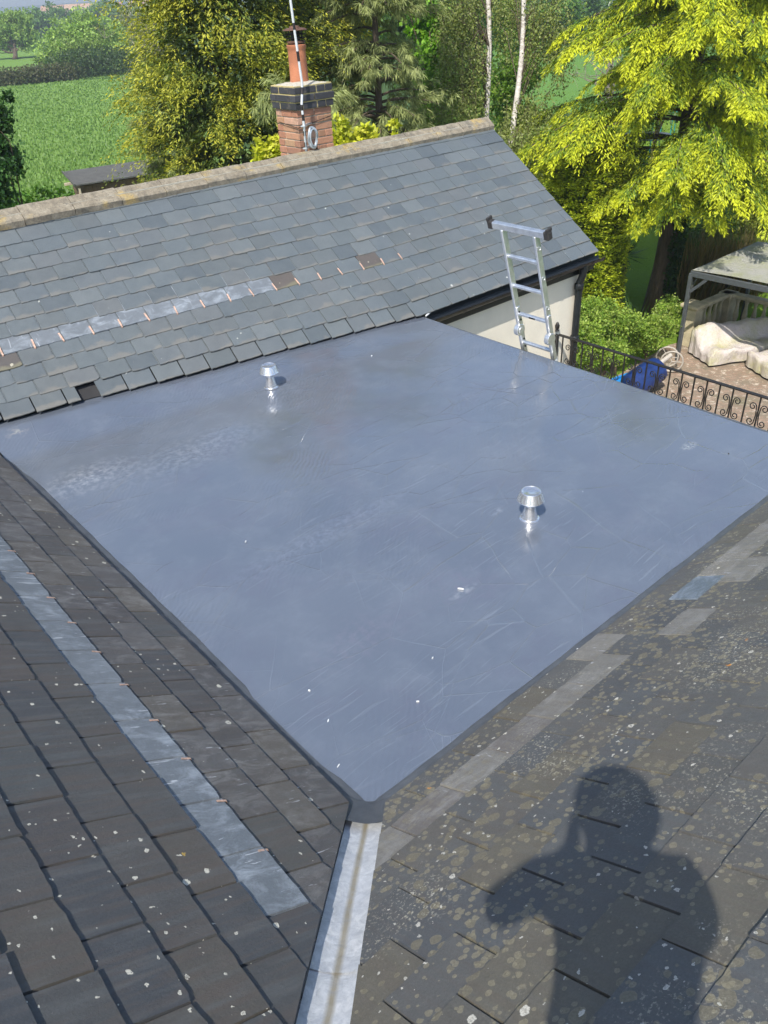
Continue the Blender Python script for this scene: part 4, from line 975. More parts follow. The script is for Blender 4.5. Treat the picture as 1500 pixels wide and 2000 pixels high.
# ---- golden cedar on the right
def cedar():
    foot = onz(1283, 618, G); H = 14.5; r = empty('cedar_tree', foot, 'golden cedar with drooping yellow boughs standing beside the gazebo', 'tree')
    mb = MB(); ts = np.linspace(0, 1, 12); mb.tube([foot+V(.12*math.sin(t*7), .1*math.cos(t*5), H*t) for t in ts], [.27*(1-t*.95)+(.1 if t == 0 else 0) for t in ts], 12)
    O, D, L = [], [], []; boughs = []
    for i in range(96):
        h = 3.5+10.3*(i/96)**.9+rng.normal()*.15; az = i*2.39996+rng.normal()*.25; prof = np.interp(h, [2.6, 3.6, 5, 8, 11, 14], [2.6, 3.6, 4.0, 2.7, 1.6, .5]); boughs.append((h, az, prof*rng.uniform(.72, 1.08)))
    lf = math.atan2(-RH[1], -RH[0])                         # towards the left of the picture
    for (h, da, ln) in ((5.2, .05, 4.2), (4.6, -.2, 4.0), (5.7, .35, 3.7), (5.3, -.55, 3.5), (7.3, .1, 3.3), (7.0, .5, 3.1), (3.7, .9, 2.5), (4.0, 1.2, 3.0), (3.5, 1.6, 2.6), (6.4, .9, 3.4), (4.7, 1.2, 3.7), (8.7, .2, 2.7), (9.0, .7, 2.4), (5.9, 1.6, 3.3), (7.9, 1.3, 2.8), (6.8, 2.2, 3.2), (4.3, 2.3, 3.4), (9.6, .0, 2.1), (5.0, 1.9, 3.0), (6.2, 1.45, 2.6), (7.4, 1.7, 2.5), (8.4, 1.8, 2.2), (3.7, 2.0, 2.4), (9.4, 1.5, 2.0), (5.5, 2.6, 3.3), (7.6, 2.5, 2.8), (4.4, .1, 3.3), (4.1, -.3, 3.0), (5.0, .45, 4.0), (3.9, .5, 2.6), (6.0, 1.1, 2.4), (8.2, 1.0, 2.3), (4.6, 1.6, 2.3), (6.6, 1.9, 2.3), (3.6, 2.2, 2.6), (8.9, 1.9, 2.1), (10., 1.2, 1.9)): boughs.append((h, lf+da, ln))
    for (h, az, Lb) in boughs:
        d = V(math.cos(az), math.sin(az), 0); o = foot+V(0, 0, h); rise = rng.uniform(.05, .2); dr = rng.uniform(.16, .34)
        pts = [o+d*Lb*t+V(0, 0, Lb*(rise*t-(rise*.4+dr)*t**2.6)) for t in np.linspace(0, 1, 8)]
        mb.tube(pts, [.032*(Lb/4)*(1-.85*t)+.005 for t in np.linspace(0, 1, 8)], 5)
        sd = V(-d[1], d[0], 0); nst = int(14+12*Lb)
        for t in np.sort(rng.random(nst)**.75):
            if t < .2: continue
            s_ = rng.choice((-1, 1)); q = o+d*Lb*t+V(0, 0, Lb*(rise*t-(rise*.4+dr)*t**2.6)); O.append(q); lw = .36*Lb*(1.15-t*.8)*rng.uniform(.6, 1.2)
            D.append(unit(d*rng.uniform(.5, 1.3)+sd*s_*rng.uniform(.5, 1.1)*(1-t*.4)+V(0, 0, rng.uniform(-.16, .12)-.25*t))); L.append(max(.3, lw))
    O, D, L = map(np.array, (O, D, L)); mb.build('trunk', M['bark'], r, smooth='all')
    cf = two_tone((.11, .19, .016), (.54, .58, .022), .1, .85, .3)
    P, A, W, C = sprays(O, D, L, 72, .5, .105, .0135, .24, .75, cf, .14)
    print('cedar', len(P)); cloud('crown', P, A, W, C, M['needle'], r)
    P2 = foot+rng.normal(size=(5500, 3))*V(.2, .2, 0)+V(0, 0, 1)*rng.uniform(0, 2.7, (5500, 1)); dd = unit((P2-foot)*V(1, 1, 0)); P2 = foot*V(1, 1, 0)+dd*rng.uniform(.28, .42, (5500, 1))+P2*V(0, 0, 1)
    P2 = P2[(dd@RH > -.15)]; n = len(P2); A2 = unit(ru(n)+V(0, 0, -.6))*.09; cloud('ivy', P2, A2, unit(np.cross(A2, ru(n)))*.035, palette(n, [(.02, .05, .012), (.035, .075, .018)]), M['leaf'], r)
cedar()

# ---- clipped golden conifer hedge between house and cedar
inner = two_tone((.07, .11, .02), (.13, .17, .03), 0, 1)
def plume_mass(name, label, cat, group, foot, shape, m, k, ll, lw, Lp, droop, spread, hang, cf, up=.45, trunk=.2, H=None, lump=.12, mat='needle', limbs=0, boughs=0):
    """shape(h 0..1) -> radius; plumes grow out of the surface and also deeper inside"""
    foot = np.array(foot, float); r = empty(name, foot, label, cat, group); h = rng.random(m)**.9; az = np.where(rng.random(m) < .72, math.atan2(-FH[1], -FH[0])+rng.uniform(-1.75, 1.75, m), rng.random(m)*2*math.pi)
    bf = np.ones(m)
    if boughs:                              # plumes gathered into separate boughs
        bh, ba, bi = h[:boughs], az[:boughs], rng.integers(0, boughs, m); h = np.clip(bh[bi]+rng.normal(size=m)*.018, 0, 1); az = ba[bi]+rng.normal(size=m)*.13; bf = rng.uniform(.8, 1.14, boughs)[bi]
    rr = bf*np.array([shape(x) for x in h])*(1+lump*np.sin(az*5+h*19)+lump*.8*np.sin(az*9-h*31+1)); dep = 1-rng.random(m)**2*.45
    O = foot+np.stack([rr*dep*np.cos(az), rr*dep*np.sin(az), h*H], 1); D = unit(np.stack([np.cos(az), np.sin(az), up+rng.normal(size=m)*.25], 1)+rng.normal(size=(m, 3))*.22)
    P, A, W, C = sprays(O-D*Lp*.5, D, Lp*rng.uniform(.6, 1.35, m), k, droop, ll, lw, spread, hang, cf); 
    mi = m//3; hi = rng.random(mi)**.9; ai = rng.random(mi)*2*math.pi; ri = np.array([shape(x) for x in hi])*rng.uniform(.25, .8, mi); Oi = foot+np.stack([ri*np.cos(ai), ri*np.sin(ai), hi*H], 1)
    P2, A2, W2, C2 = sprays(Oi, unit(rng.normal(size=(mi, 3))), Lp*rng.uniform(.6, 1.2, mi), 14, droop, ll*2.2, lw*3., .4, hang, inner)
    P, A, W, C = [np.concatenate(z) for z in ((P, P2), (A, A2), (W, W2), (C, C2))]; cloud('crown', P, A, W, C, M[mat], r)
    if trunk: branchy(foot, foot+V(0, 0, H*.93), trunk, O[rng.integers(0, m, 60)]-D[:60]*.2, M['bark'], 'trunk', r, limbs)
    return r
hq = at(1140, 420, 20.5)
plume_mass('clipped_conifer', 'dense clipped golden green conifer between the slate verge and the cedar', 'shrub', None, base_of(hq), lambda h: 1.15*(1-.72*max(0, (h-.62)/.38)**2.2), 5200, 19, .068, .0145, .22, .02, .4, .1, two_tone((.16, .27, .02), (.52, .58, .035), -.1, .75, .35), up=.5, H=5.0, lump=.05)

# ---- conifers behind the chimney
cy = at(452, 150, 18.)
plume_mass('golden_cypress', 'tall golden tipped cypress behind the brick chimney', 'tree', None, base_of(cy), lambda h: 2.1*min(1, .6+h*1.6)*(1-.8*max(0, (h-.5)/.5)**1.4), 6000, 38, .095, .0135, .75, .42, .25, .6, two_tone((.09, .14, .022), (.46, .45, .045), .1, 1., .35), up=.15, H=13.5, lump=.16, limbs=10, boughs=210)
cy2 = at(620, 60, 20.5)
plume_mass('golden_cypress', 'shorter golden cypress right of the chimney pot, overlapping the pine', 'tree', None, base_of(cy2), lambda h: 1.5*min(1, .5+h*1.6)*(1-.8*max(0, (h-.5)/.5)**1.4), 2400, 36, .1, .015, .7, .4, .25, .6, two_tone((.1, .145, .022), (.46, .45, .045), .0, .9, .4), up=.15, H=11.5, lump=.18, boughs=110)
def pine(label, foot, shape, m, H, lean=(0, 0), k=60, cin=(.05, .07, .025), cout=(.2, .23, .09)):
    foot = np.array(foot, float); r = empty('weeping_pine', foot, label, 'tree', 'weeping pines'); mb = MB()
    pts = [foot+V(lean[0]*t, lean[1]*t, H*t) for t in np.linspace(0, 1, 8)]; mb.tube(pts, [.13*(1-.9*t)+.01 for t in np.linspace(0, 1, 8)], 8); O, D = [], []
    for i in range(m):
        h = rng.random()**.85; az = i*2.4+rng.normal()*.4; R_ = shape(h)*rng.uniform(.55, 1.12); d = V(math.cos(az), math.sin(az), 0); o = foot+V(lean[0]*h, lean[1]*h, h*H)
        q = [o+d*R_*t+V(0, 0, R_*(.28*t-.34*t*t)) for t in np.linspace(0, 1, 6)]; mb.tube(q, [.03*(1-.8*t)+.004 for t in np.linspace(0, 1, 6)], 5)
        for _ in range(8):
            t = rng.uniform(.35, 1.); p = o+d*R_*t+V(0, 0, R_*(.28*t-.34*t*t))+rng.normal(size=3)*V(.2, .2, .12)*R_*.55; O.append(p); D.append(unit(d+rng.normal(size=3)*.45+V(0, 0, .25)))
    O, D = np.array(O), np.array(D); mb.build('trunk', M['bark'], r, smooth='all')
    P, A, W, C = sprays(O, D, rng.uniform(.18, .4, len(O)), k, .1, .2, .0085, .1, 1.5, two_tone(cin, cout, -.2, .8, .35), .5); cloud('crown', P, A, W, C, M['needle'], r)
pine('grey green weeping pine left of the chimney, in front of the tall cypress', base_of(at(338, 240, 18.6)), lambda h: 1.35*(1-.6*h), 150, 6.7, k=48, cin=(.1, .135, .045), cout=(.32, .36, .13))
pine('grey green weeping pine standing right of the chimney', base_of(at(735, 100, 18.)), lambda h: 1.75*(1-.35*h), 270, 12., k=46, cin=(.1, .135, .045), cout=(.32, .36, .13))
pine('low weeping pine hanging just behind the stone ridge beside the chimney bricks', base_of(at(600, 235, 15.5)), lambda h: 1.5*(1-.5*h), 110, 6.6, k=46, cin=(.1, .135, .045), cout=(.32, .36, .13))
# golden leaved shrub whose tips stand above the ridge at the chimney
YEL = [(.5, .52, .03), (.4, .46, .03), (.55, .54, .06)]
gs = at(600, 330, 10.8)
leaf_tree('golden_shrub', 'yellow leaved shrub showing above the ridge on both sides of the chimney', 'shrub', None, base_of(gs), [blob(525, 300, 10.6, 26, 26), blob(668, 268, 10.9, 20, 34), blob(715, 262, 11, 26, 14), blob(770, 250, 11.2, 8, 14), blob(550, 292, 10.6, 18, 30)], 2600, .085, YEL, .03, clump=.26, per=30, nl=8)
# ---- broadleaf trees behind the ridge
LIME = [(.2, .4, .03), (.26, .46, .045), (.15, .33, .028)]; MID = [(.13, .24, .04), (.17, .29, .05), (.1, .2, .035)]; DARK = [(.07, .14, .028), (.09, .17, .034), (.055, .115, .024)]; OLIVE = [(.17, .2, .05), (.14, .18, .045), (.21, .22, .06)]
leaf_tree('maple_tree', 'bright green broadleaf tree between the weeping pine and the birches', 'tree', None, base_of(at(838, 150, 23)), [blob(835, 40, 23, 28, 45), blob(845, 110, 22.6, 26, 30), blob(838, 175, 22.3, 26, 28), blob(842, 225, 22.2, 26, 22), blob(825, -40, 23, 34, 50)], 9000, .17, LIME, .12, clump=.2, per=35, nl=14)
def birch(foot, topp, bend, label, hangs, n, cols):
    foot = np.array(foot, float); topp = np.array(topp, float); r = empty('birch_tree', foot, label, 'tree', 'silver birches'); mb = MB(); ts = np.linspace(0, 1, 14)
    pts = [foot+(topp-foot)*t+RH*bend*math.sin(t*math.pi)+RH*.06*math.sin(t*11) for t in ts]; mb.tube(pts, [.105*(1-.5*t) for t in ts], 9); mb.build('trunk', M['bark_birch'], r, smooth='all')
    tw = MB(); P, A, W = [], [], []
    for (c, rx, rz, k) in hangs:
        for i in range(k):
            s = c+(RH*rng.uniform(-1, 1)+FH*rng.uniform(-1, 1))*rx+V(0, 0, rz*rng.uniform(-.2, 1)); L = rng.uniform(.5, 1.6); sw = rng.normal(size=2)*.25; cur = rng.normal(size=3)*.12
            if i % 9 == 0 and s[2] > .5:
                st = pts[min(13, max(3, int((s[2]+rng.uniform(-1.5, .3)-foot[2])/(topp[2]-foot[2])*13)))]; tw.tube([st, (st+s)/2+V(0, 0, .4), s], [.014, .009, .004], 5)
            tt = np.sort(rng.random((n, 1)), 0); q = s+V(sw[0], sw[1], -1)*L*tt+cur*np.sin(tt*3); P.append(q+rng.normal(size=(n, 3))*.06); 
            if i % 4 == 0: tw.tube([s, s+V(sw[0], sw[1], -1)*L*.5+cur*1., s+V(sw[0], sw[1], -1)*L], [.006, .004, .002], 4, False)
    P = np.concatenate(P); k = len(P); A = unit(ru(k)+V(0, 0, -.8))*rng.uniform(.05, .095, (k, 1)); W = unit(np.cross(A, ru(k)))*.023; cloud('crown', P, A, W, palette(k, cols, None, .3), M['leaf'], r); tw.build('twigs', M['bark'], r, kind='stuff')
BIR = [(.24, .3, .075), (.2, .25, .06), (.3, .34, .1), (.22, .245, .085)]
def hang(x, y, d, rx, rz, k): return (at(x, y, d), rx*d/FPX, rz*d/FPX, k)
birch(base_of(at(962, 250, 21)), at(951, -160, 21), .0, 'straight silver birch rising from the end of the stone ridge', [hang(895, 40, 21.6, 38, 60, 120), hang(900, 150, 21.6, 40, 60, 130), hang(885, 215, 21, 40, 40, 70), hang(965, -20, 22, 50, 60, 60)], 34, BIR)
birch(base_of(at(972, 300, 20)), at(1030, -150, 20), .12, 'slanting silver birch with fine drooping twigs beside the slate verge', [hang(1015, 290, 20.2, 55, 45, 170), hang(1000, 20, 21.3, 34, 50, 60), hang(1070, 50, 20.5, 36, 70, 85), hang(1090, 120, 20.5, 20, 60, 26), hang(1030, 225, 21, 50, 40, 70)], 34, BIR)
leaf_tree('hazel_bush', 'yellow green bush seen between the two birch trunks', 'bush', None, base_of(at(1010, 190, 27)), [blob(1000, 150, 27, 48, 36), blob(985, 195, 26.5, 34, 30), blob(1035, 130, 27.5, 24, 30), blob(1005, 235, 26, 40, 30)], 7000, .13, [(.12, .22, .02), (.16, .25, .025), (.09, .17, .02)], .07, clump=.22, per=40)
# dark trees closing the background behind the birches and pines
for i, (x, y, d, rx, ry, cols, lab) in enumerate(((905, 70, 42, 60, 110, DARK, 'dark leafy tree behind the straight birch'), (800, 60, 40, 55, 120, DARK, 'dark leafy tree behind the bright green maple'), (985, 30, 50, 45, 70, MID, 'mid green tree high between the birch trunks'),
        (680, 60, 36, 60, 120, DARK, 'dark leafy tree behind the weeping pine right of the chimney'), (900, 205, 33, 60, 50, MID, 'low green tree behind the end of the stone ridge'))):
    b = at(x, y, d); leaf_tree('background_tree', lab, 'tree', 'dark trees behind the birches', base_of(b), [blob(x, y, d, rx, ry), blob(x-25, y-50, d, rx*.7, ry*.6), blob(x+22, y+50, d, rx*.7, ry*.6)], 6000, .26, cols, .16, clump=.16, per=40, nl=6)
# beyond the right hand field
for (x, y, d, rx, ry, cols, lab) in ((1085, 30, 100, 44, 60, MID, 'round green tree at the far edge of the right hand field'), (1150, 45, 105, 46, 50, DARK, 'dark green tree at the far edge of the right hand field'), (1215, 30, 112, 45, 55, MID, 'green tree at the far field edge behind the cedar tip'), (1040, 50, 110, 40, 50, DARK, 'dark tree at the far field edge behind the slanting birch'), (1290, 20, 118, 50, 55, DARK, 'dark far tree hidden behind the cedar top'), (1400, 10, 118, 60, 60, MID, 'far tree behind the right side of the cedar')):
    leaf_tree('field_edge_tree', lab, 'tree', 'trees at the far edge of the right hand field', base_of(at(x, y+ry, d)), [blob(x, y, d, rx, ry), blob(x-20, y+22, d, rx*.6, ry*.5), blob(x+22, y+15, d, rx*.6, ry*.6)], 4500, .5, cols, .3, clump=.16, per=40, nl=5)
leaf_tree('hawthorn', 'hawthorn in white blossom beside the cedar tip', 'tree', None, base_of(at(1205, 60, 62)), [blob(1205, 40, 62, 28, 24), blob(1195, 70, 62, 24, 18)], 2600, .2, [(.55, .54, .48), (.45, .45, .38), (.12, .16, .05), (.5, .48, .44)], .12, 'bark_grey', clump=.2, per=25, nl=16)
def bare(name, label, foot, top, r0, n, spread, nleaf=0, cols=None):
    foot = np.array(foot, float); top = np.array(top, float); r = empty(name, foot, label, 'tree'); H = np.linalg.norm(top-foot); tg = foot+(top-foot)*rng.uniform(.35, 1.05, (n, 1))+rng.normal(size=(n, 3))*V(1, 1, .5)*spread
    branchy(foot, top, r0, tg, M['bark_grey'], 'trunk', r, n, .12, .16)
    mb = MB()
    for q in tg:
        for _ in range(5): e = q+rng.normal(size=3)*spread*.45; mb.tube([q, (q+e)/2+rng.normal(size=3)*.05*spread, e], [r0*.1, r0*.07, r0*.03], 4, False)
    mb.build('twigs', M['bark_grey'], r, kind='stuff')
    if nleaf:
        P = tg[rng.integers(0, n, nleaf)]+rng.normal(size=(nleaf, 3))*spread*.3; A = ru(nleaf)*H*.02; cloud('crown', P, A, unit(np.cross(A, ru(nleaf)))*H*.007, palette(nleaf, cols), M['leaf'], r)
bare('bare_tree', 'pale bare branched tree in the right hand field by the cedar', base_of(at(1200, 210, 50)), at(1185, 95, 50), .16, 26, .95)
bare('bare_tree', 'pale twiggy tree between the oak and the golden cypress', base_of(at(292, 110, 62)), at(300, 20, 62), .2, 34, 1.5, 900, OLIVE)
# ---- right: greenery round the cedar and the gazebo
for (x, y, d, rx, ry, cols, lf_, lab, nm, c_) in (
        (1420, 260, 29, 90, 130, DARK, .16, 'dark green tree behind the right half of the cedar', 'background_tree', 'tree'), (1490, 120, 31, 70, 140, MID, .16, 'green tree at the right edge behind the cedar boughs', 'background_tree', 'tree'),
        (1300, 90, 34, 70, 120, DARK, .18, 'dark tree behind the top of the cedar', 'background_tree', 'tree'), (1500, 300, 27, 60, 90, MID, .15, 'leafy tree at the right edge above the gazebo', 'background_tree', 'tree'),
        (1470, 430, 26, 44, 40, [(.2, .24, .03), (.28, .3, .04), (.12, .17, .02)], .1, 'yellow green bush behind the gazebo roof', 'garden_bush', 'bush'), (1395, 455, 26, 45, 40, DARK, .1, 'dark green bush right of the cedar trunk', 'garden_bush', 'bush'), (1340, 470, 27.5, 36, 40, DARK, .1, 'dark bush directly behind the cedar trunk', 'garden_bush', 'bush'), (1440, 500, 24, 50, 35, DARK, .1, 'dark bush behind the stone balustrade', 'garden_bush', 'bush'), (1245, 400, 30, 40, 45, MID, .12, 'mid green bush on the lawn left of the cedar trunk', 'garden_bush', 'bush'), (1500, 520, 23, 40, 36, MID, .1, 'green bush at the right edge beneath the gazebo roof', 'garden_bush', 'bush')):
    leaf_tree(nm, lab, c_, None, base_of(at(x, y, d)), [blob(x, y, d, rx, ry), blob(x-rx*.4, y+ry*.5, d, rx*.6, ry*.6), blob(x+rx*.4, y+ry*.35, d, rx*.6, ry*.6)], 7000 if c_ == 'tree' else 3500, lf_, cols, .12, clump=.17, per=40, nl=6)
SHR = [(.22, .34, .045), (.29, .4, .06), (.15, .26, .035), (.34, .42, .09)]
for (x, y, d, rx, ry, n, lab) in ((1165, 600, 17.5, 32, 40, 4200, 'leafy green shrub against the downpipe'), (1215, 620, 18.2, 42, 40, 5000, 'feathery green shrub in the middle of the bank beside the patio'), (1270, 640, 18.8, 42, 34, 4600, 'green shrub at the foot of the cedar trunk'), (1180, 685, 16.2, 36, 26, 4200, 'low green shrub behind the railing'), (1300, 600, 20.3, 26, 24, 2600, 'small white flecked shrub right of the cedar foot'), (1145, 655, 16, 22, 40, 2600, 'narrow green shrub beside the house corner')):
    q = at(x, y, d); leaf_tree('bank_shrub', lab, 'shrub', 'shrubs on the bank beside the patio', base_of(q), [blob(x+rx*rng.uniform(-.8, .8), y+ry*rng.uniform(-.5, .9), d*rng.uniform(.985, 1.01), rx*rng.uniform(.25, .6), ry*rng.uniform(.25, .6)) for _ in range(12)], int(n*1.6), .062, SHR, .03, clump=.34, per=24, nl=16, droop=-.5)
def blades(name, label, cat, foot, n, L, w, cols, up=.8, spread=.3, mat='blade', sx=None):
    foot = np.array(foot, float); base = foot+rng.normal(size=(n, 3))*V(1, 1, 0)*spread*.35
    if sx is not None: base = foot+sx*rng.uniform(-1, 1, (n, 1))+rng.normal(size=(n, 3))*V(.12, .12, 0)
    A = unit(ru(n)*V(1, 1, .3)+V(0, 0, up))*(L*rng.uniform(.6, 1.1, (n, 1))); o = cloud(name, base, A, unit(np.cross(A, ru(n)))*w, palette(n, cols), M[mat], None, None, foot); tag(o, label, cat); return o
q = at(1222, 500, 21.5); tr = empty('yucca', base_of(q), 'dark spiky yucca between the clipped conifer and the cedar trunk', 'plant')
mb = MB(); mb.tube([base_of(q), q-V(0, 0, .1)], [.07, .05], 8); mb.build('trunk', M['bark'], tr)
A = unit(ru(70)*V(1, 1, .6)+V(0, 0, .25))*rng.uniform(.5, .8, (70, 1)); cloud('crown', np.tile(q, (70, 1)), A, unit(np.cross(A, V(0, 0, 1)+ru(70)*.2))*.025, palette(70, DARK), M['blade'], tr)
blades('flax_plant', 'dark strap leaved plant on the lawn at the cedar foot', 'plant', base_of(at(1255, 590, 20.5)), 60, 1.1, .035, DARK, .9, .3)
blades('tall_reeds', 'tall dry reeds behind the stone balustrade', 'plant', base_of(at(1395, 570, 22)), 1400, 2.3, .018, [(.2, .15, .06), (.26, .19, .08), (.1, .11, .03)], 3.2, .4, sx=RH*1.1)
# ---- left: field edge
lt = at(5, 300, 17)
leaf_tree('hedgerow_tree', 'dark leafy tree at the left edge above the stone ridge', 'tree', None, base_of(lt), [blob(0, 290, 17, 34, 60), blob(-10, 230, 17, 30, 40), blob(14, 190, 17, 8, 22), blob(10, 345, 16.8, 30, 36), blob(20, 300, 17, 18, 26), blob(-30, 380, 17, 40, 50)], 8000, .1, [(.03, .085, .02), (.045, .115, .025), (.06, .14, .03)], .06, clump=.2, per=45, nl=3)
leaf_tree('nettle_bush', 'low light green bush at the ridge between the left tree and the shed', 'bush', None, base_of(at(95, 395, 20)), [blob(90, 395, 20, 40, 20), blob(50, 400, 20, 34, 22), blob(125, 385, 20.5, 18, 12), blob(30, 420, 20, 40, 30)], 4200, .13, [(.1, .22, .03), (.14, .27, .04), (.08, .17, .025)], 0, clump=.24, per=35)
OAK = [(.24, .36, .075), (.29, .42, .09), (.2, .31, .06), (.34, .46, .11)]
leaf_tree('oak_tree', 'broad spreading oak at the hedge of the left hand field', 'tree', 'field oaks', base_of(at(172, 143, 113)), [blob(112, 95, 113, 40, 30), blob(150, 68, 113, 45, 34), blob(195, 62, 114, 44, 32), blob(222, 92, 113, 34, 30), blob(165, 92, 112, 55, 30), blob(95, 112, 112, 22, 18), blob(235, 112, 113, 20, 16)], 14000, .42, OAK, .55, clump=.16, per=45, nl=22, top=at(165, 88, 113))
leaf_tree('oak_tree', 'smaller oak at the left edge of the far pasture', 'tree', 'field oaks', base_of(at(29, 112, 160)), [blob(20, 60, 160, 36, 34), blob(48, 65, 160, 26, 28), blob(-5, 75, 160, 30, 28), blob(30, 40, 160, 30, 22)], 9000, .55, OAK, .5, clump=.16, per=45, nl=14, top=at(27, 60, 160))
mids = ((75, 48, 260, 34, 26, MID, 'green tree between the two oaks, behind the pasture'), (110, 40, 300, 32, 22, MID, 'pale green tree left of the big oak crown'), (275, 50, 150, 38, 38, OLIVE, 'olive yellow tree right of the big oak'), (205, 22, 330, 30, 16, MID, 'far tree above the big oak crown'), (320, 30, 170, 34, 34, OAK, 'green tree beside the golden cypress'), (-30, 50, 280, 50, 34, MID, 'far tree behind the small oak'), (300, 70, 120, 30, 26, OLIVE, 'low olive tree beside the bare twiggy tree'), (340, 90, 110, 36, 36, OAK, 'green tree half hidden by the golden cypress'), (170, 36, 350, 40, 16, OAK, 'far tree above the middle of the oak'), )
for (x, y, d, rx, ry, cols, lab) in mids:
    leaf_tree('hedge_tree', lab, 'tree', 'trees along the far field hedges', base_of(at(x, y, d)), [blob(x, y, d, rx, ry), blob(x-rx*.5, y+ry*.4, d, rx*.6, ry*.6), blob(x+rx*.5, y+ry*.4, d, rx*.6, ry*.6)], 3500, .004*d, cols, .002*d, clump=.17, per=40, nl=4)
def hedge(name, label, pts, h, w, n, leaf, cols):
    pts = [V(p[0], p[1], G) for p in pts]; seg = rng.integers(0, len(pts)-1, n); t = rng.random((n, 1)); a = np.array(pts)[seg]; b = np.array(pts)[seg+1]; P = a+(b-a)*t+rng.normal(size=(n, 3))*V(w, w, 0)*.5+V(0, 0, 1)*h*(rng.random((n, 1))**.7)*(1+.25*np.sin(t*40+seg[:, None]*3))
    A = ru(n)*leaf; o = cloud(name, P, A, unit(np.cross(A, ru(n)))*leaf*.35, palette(n, cols), M['leaf'], None, None, pts[0]); tag(o, label, 'hedge'); return o
hedge('field_hedge', 'trimmed brown green hedge across the left field below the oak', [gp(-80, 176), gp(60, 164), gp(140, 156)], 1.7, 1.6, 9000, .3, [(.1, .1, .04), (.13, .13, .05), (.07, .1, .03)])
hedge('field_hedge', 'dark overgrown hedge running right from beneath the oak', [gp(125, 155), gp(200, 148), gp(300, 143), gp(400, 140)], 2.8, 3, 9000, .32, [(.035, .075, .018), (.06, .11, .025), (.09, .13, .04)])
hedge('field_hedge', 'far hedge along the back of the pasture', [gp(-60, 100), gp(80, 97), gp(200, 93), gp(330, 90)], 2.6, 3, 5000, .6, MID)
# wood far off
n = 26000; a = rng.uniform(rad(-50), rad(40), n); d = rng.uniform(380, 900, n); lump = (np.sin(a*70)*.5+np.sin(a*33+d*.02)*.5+1)*.5
P = CAM+(FH*np.cos(a)[:, None]+RH*np.sin(a)[:, None])*d[:, None]; keep = (np.sin(a*60+np.floor(d/60)*1.7)+np.sin(d*.11)*.4) > -.1; P[:, 2] = G+rng.random(n)*(4+5*lump); P = P[keep]; n = len(P); A = ru(n)*rng.uniform(1.6, 3, (n, 1))
cloud('distant_wood', P, A, unit(np.cross(A, ru(n)))*1.0, palette(n, MID+OAK), M['leaf'], None, 'stuff')
# far village
for i, (x, y, d, w) in enumerate(((92, 14, 620, 9), (108, 16, 600, 12), (122, 13, 640, 9), (150, 12, 680, 10), (165, 15, 610, 13), (182, 12, 700, 10), (205, 13, 650, 11), (228, 12, 690, 10), (262, 11, 700, 10), (285, 14, 620, 12), (140, 17, 590, 9))):
    q = base_of(at(x, y, d)); r = empty('village_house', q, ('tiny %s house on the far horizon, %s from the left' % (('buff', 'red brick', 'white')[i % 3], ('first', 'second', 'third', 'fifth', 'sixth', 'seventh', 'eighth', 'ninth', 'tenth', 'eleventh', 'fourth')[i])), 'house', 'village houses on the horizon'); X, Y, Z = RH, FH, V(0, 0, 1); hh = 7.5; dp = 8
    mb = MB(); mb.box(q+Z*hh/2, (w, dp, hh), (X, Y, Z)); mb.build('wall', simple('village_wall', ((.5, .4, .33), (.42, .24, .18), (.6, .56, .5))[i % 3], .9) if i < 3 else bpy.data.materials[('village_wall', 'village_wall.001', 'village_wall.002')[i % 3]], r)
    mb = MB(); a_ = [q-X*(w/2+.3)-Y*(dp/2+.3)+Z*hh, q+X*(w/2+.3)-Y*(dp/2+.3)+Z*hh, q+X*(w/2+.3)+Z*(hh+3.5), q-X*(w/2+.3)+Z*(hh+3.5), q-X*(w/2+.3)+Y*(dp/2+.3)+Z*hh, q+X*(w/2+.3)+Y*(dp/2+.3)+Z*hh]; mb.add(a_, [(0, 1, 2, 3), (3, 2, 5, 4), (0, 3, 4), (1, 5, 2)])
    mb.build('roof', M['brick'], r)
    for wx in (-.25, .25):
        for wz in (1.6, 5.0): mb = MB(); mb.box(q+X*w*wx-Y*(dp/2+.03)+Z*wz, (1.2, .06, 1.3), (X, Y, Z)); mb.build('window', M['dark_metal'], r)
# young crop standing in the field
n = 50000; u1 = rng.random(n); dd = 26*np.exp(u1*math.log(120/26)); xs = rng.uniform(-120, 400, n); P = CAM+FH*dd[:, None]*1.05+RH*((xs-750)/FPX*dd*1.12)[:, None]; P[:, 2] = G; P += rng.normal(size=(n, 3))*V(.3, .3, 0)
A = unit(ru(n)*V(.6, .6, 0)+V(0, 0, 1))*(.2*rng.uniform(.6, 1.3, (n, 1))); wd = (.02+.0016*dd)[:, None]
cloud('young_crop', P, A, unit(np.cross(A, ru(n)))*wd*.5, palette(n, [(.165, .275, .06), (.19, .31, .07), (.145, .245, .055)]), M['blade'], None, 'stuff')

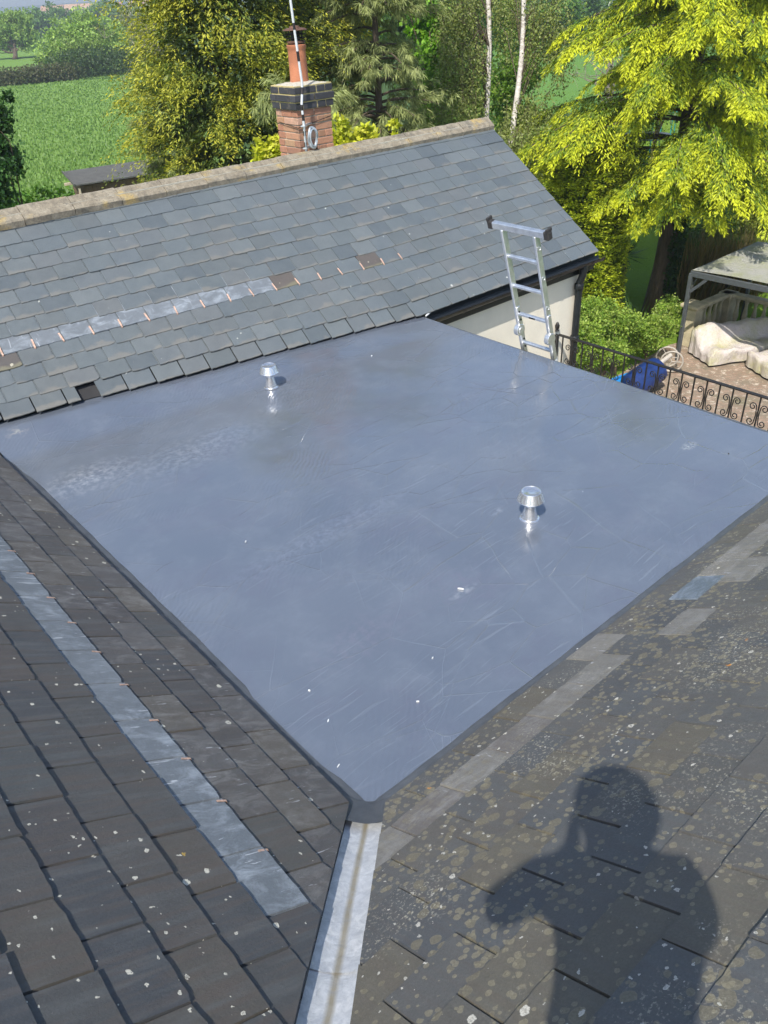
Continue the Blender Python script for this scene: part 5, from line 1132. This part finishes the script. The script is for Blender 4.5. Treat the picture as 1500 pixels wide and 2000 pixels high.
# ------------------------------------------------------------------ the person taking the picture (behind the lens; only the shadow shows)
def person():
    def q(r, f, z): return CAM+RH*r+FH*f+V(0, 0, z)
    foot_l, foot_r = q(-.14, -.36, 0), q(.15, -.40, 0)
    for f_ in (foot_l, foot_r): f_[2] = -f_[1]*T35+.075
    root = empty('person', (foot_l+foot_r)/2, 'person in dark clothes holding a phone, seen only as a shadow on the slates', 'person')
    J = {}; E_ = []; bm = bmesh.new(); lay = bm.verts.layers.skin.verify()
    def v(n, p, r, r2=None):
        w = bm.verts.new(tuple(p)); w[lay].radius = (r, r2 or r); J[n] = w; return w
    def e(*ns):
        for a, b in zip(ns[:-1], ns[1:]): bm.edges.new((J[a], J[b]))
    v('pelvis', q(0, -.37, -.47), .15, .115)[lay].use_root = True
    v('waist', q(0, -.34, -.27), .145, .11); v('chest', q(-.01, -.3, -.03), .165, .12); v('neck0', q(-.01, -.27, .1), .075); v('neck1', q(0, -.25, .17), .07); v('head0', q(-.005, -.23, .27), .148, .15); v('head1', q(-.005, -.225, .37), .135, .14); v('head2', q(0, -.225, .43), .08)
    e('pelvis', 'waist', 'chest', 'neck0', 'neck1', 'head0', 'head1', 'head2')
    for s_, n in ((-1, 'l'), (1, 'r')):
        v('sh'+n, q(s_*.19-.02, -.28, .06), .075); el = q(-.31, -.2, -.17) if s_ < 0 else q(.22, -.2, -.24); v('el'+n, el, .052); wr = q(s_*.055, -.075, -.12); v('fa'+n, (np.array(el)+wr)/2, .045); v('wr'+n, wr, .03); v('pa'+n, q(s_*.048, -.035, -.085), .034, .02)
        e('chest', 'sh'+n, 'el'+n, 'fa'+n, 'wr'+n, 'pa'+n)
        for k in range(4):
            b0 = q(s_*.05, -.028, -.075+k*.019-.02); v('f%d0'%k+n, b0, .009); v('f%d1'%k+n, q(s_*.054, -.012, -.068+k*.02-.02), .0085); v('f%d2'%k+n, q(s_*.03, -.006, -.064+k*.02-.022), .008); e('pa'+n, 'f%d0'%k+n, 'f%d1'%k+n, 'f%d2'%k+n)
        v('t0'+n, q(s_*.045, -.04, -.055), .011); v('t1'+n, q(s_*.025, -.034, -.035), .0095); e('pa'+n, 't0'+n, 't1'+n)
        ft = foot_l if s_ < 0 else foot_r; hip = q(s_*.09, -.37, -.56); kn = (hip+ft)/2+FH*.05+V(0, 0, .03); v('hip'+n, hip, .1); v('kn'+n, kn, .068); v('ca'+n, (kn+ft)/2-FH*.02+V(0, 0, .05), .062); v('an'+n, ft+V(0, 0, .03), .045); v('toe'+n, ft+FH*.16+V(0, 0, -.11+.0), .045, .035); v('heel'+n, ft-FH*.05-V(0, 0, .0), .04)
        e('pelvis', 'hip'+n, 'kn'+n, 'ca'+n, 'an'+n, 'toe'+n); e('an'+n, 'heel'+n)
    me = bpy.data.meshes.new('body'); bm.to_mesh(me); bm.free(); me.materials.append(M['jacket']); o = bpy.data.objects.new('body', me); COL.objects.link(o); parent_keep(o, root)
    o.modifiers.new('skin', 'SKIN').use_smooth_shade = True; sb = o.modifiers.new('sub', 'SUBSURF'); sb.levels = 1; sb.render_levels = 2
    X, Y, Z = RT, UP, -FW; c = CAM-FW*.016+RT*.022-UP*.055
    mb = MB(); mb.bbox(c, (.074, .15, .008), (X, Y, Z), b=.003); ph = mb.build('phone', M['cable'], None, loc=tuple(c)); tag(ph, 'black phone held in both hands by the person behind the lens', 'phone')
M['jacket'] = simple('jacket', (.03, .035, .05), .8)
person()

# ------------------------------------------------------------------ summer haze over the fields
hz = MB(); hz.box((0, 0, (G-1+42)/2), (5000, 5000, 42-G+1)); ho = hz.build('haze', bpy.data.materials.new('haze')); ho['kind'] = 'stuff'
hm = ho.data.materials[0]; hm.use_nodes = True; ht = hm.node_tree; ht.nodes.clear(); ov = ht.nodes.new('ShaderNodeOutputMaterial'); pv = ht.nodes.new('ShaderNodeVolumePrincipled')
pv.inputs['Color'].default_value = (.82, .9, 1, 1); pv.inputs['Density'].default_value = .0008; pv.inputs['Anisotropy'].default_value = .3; ht.links.new(pv.outputs[0], ov.inputs['Volume'])
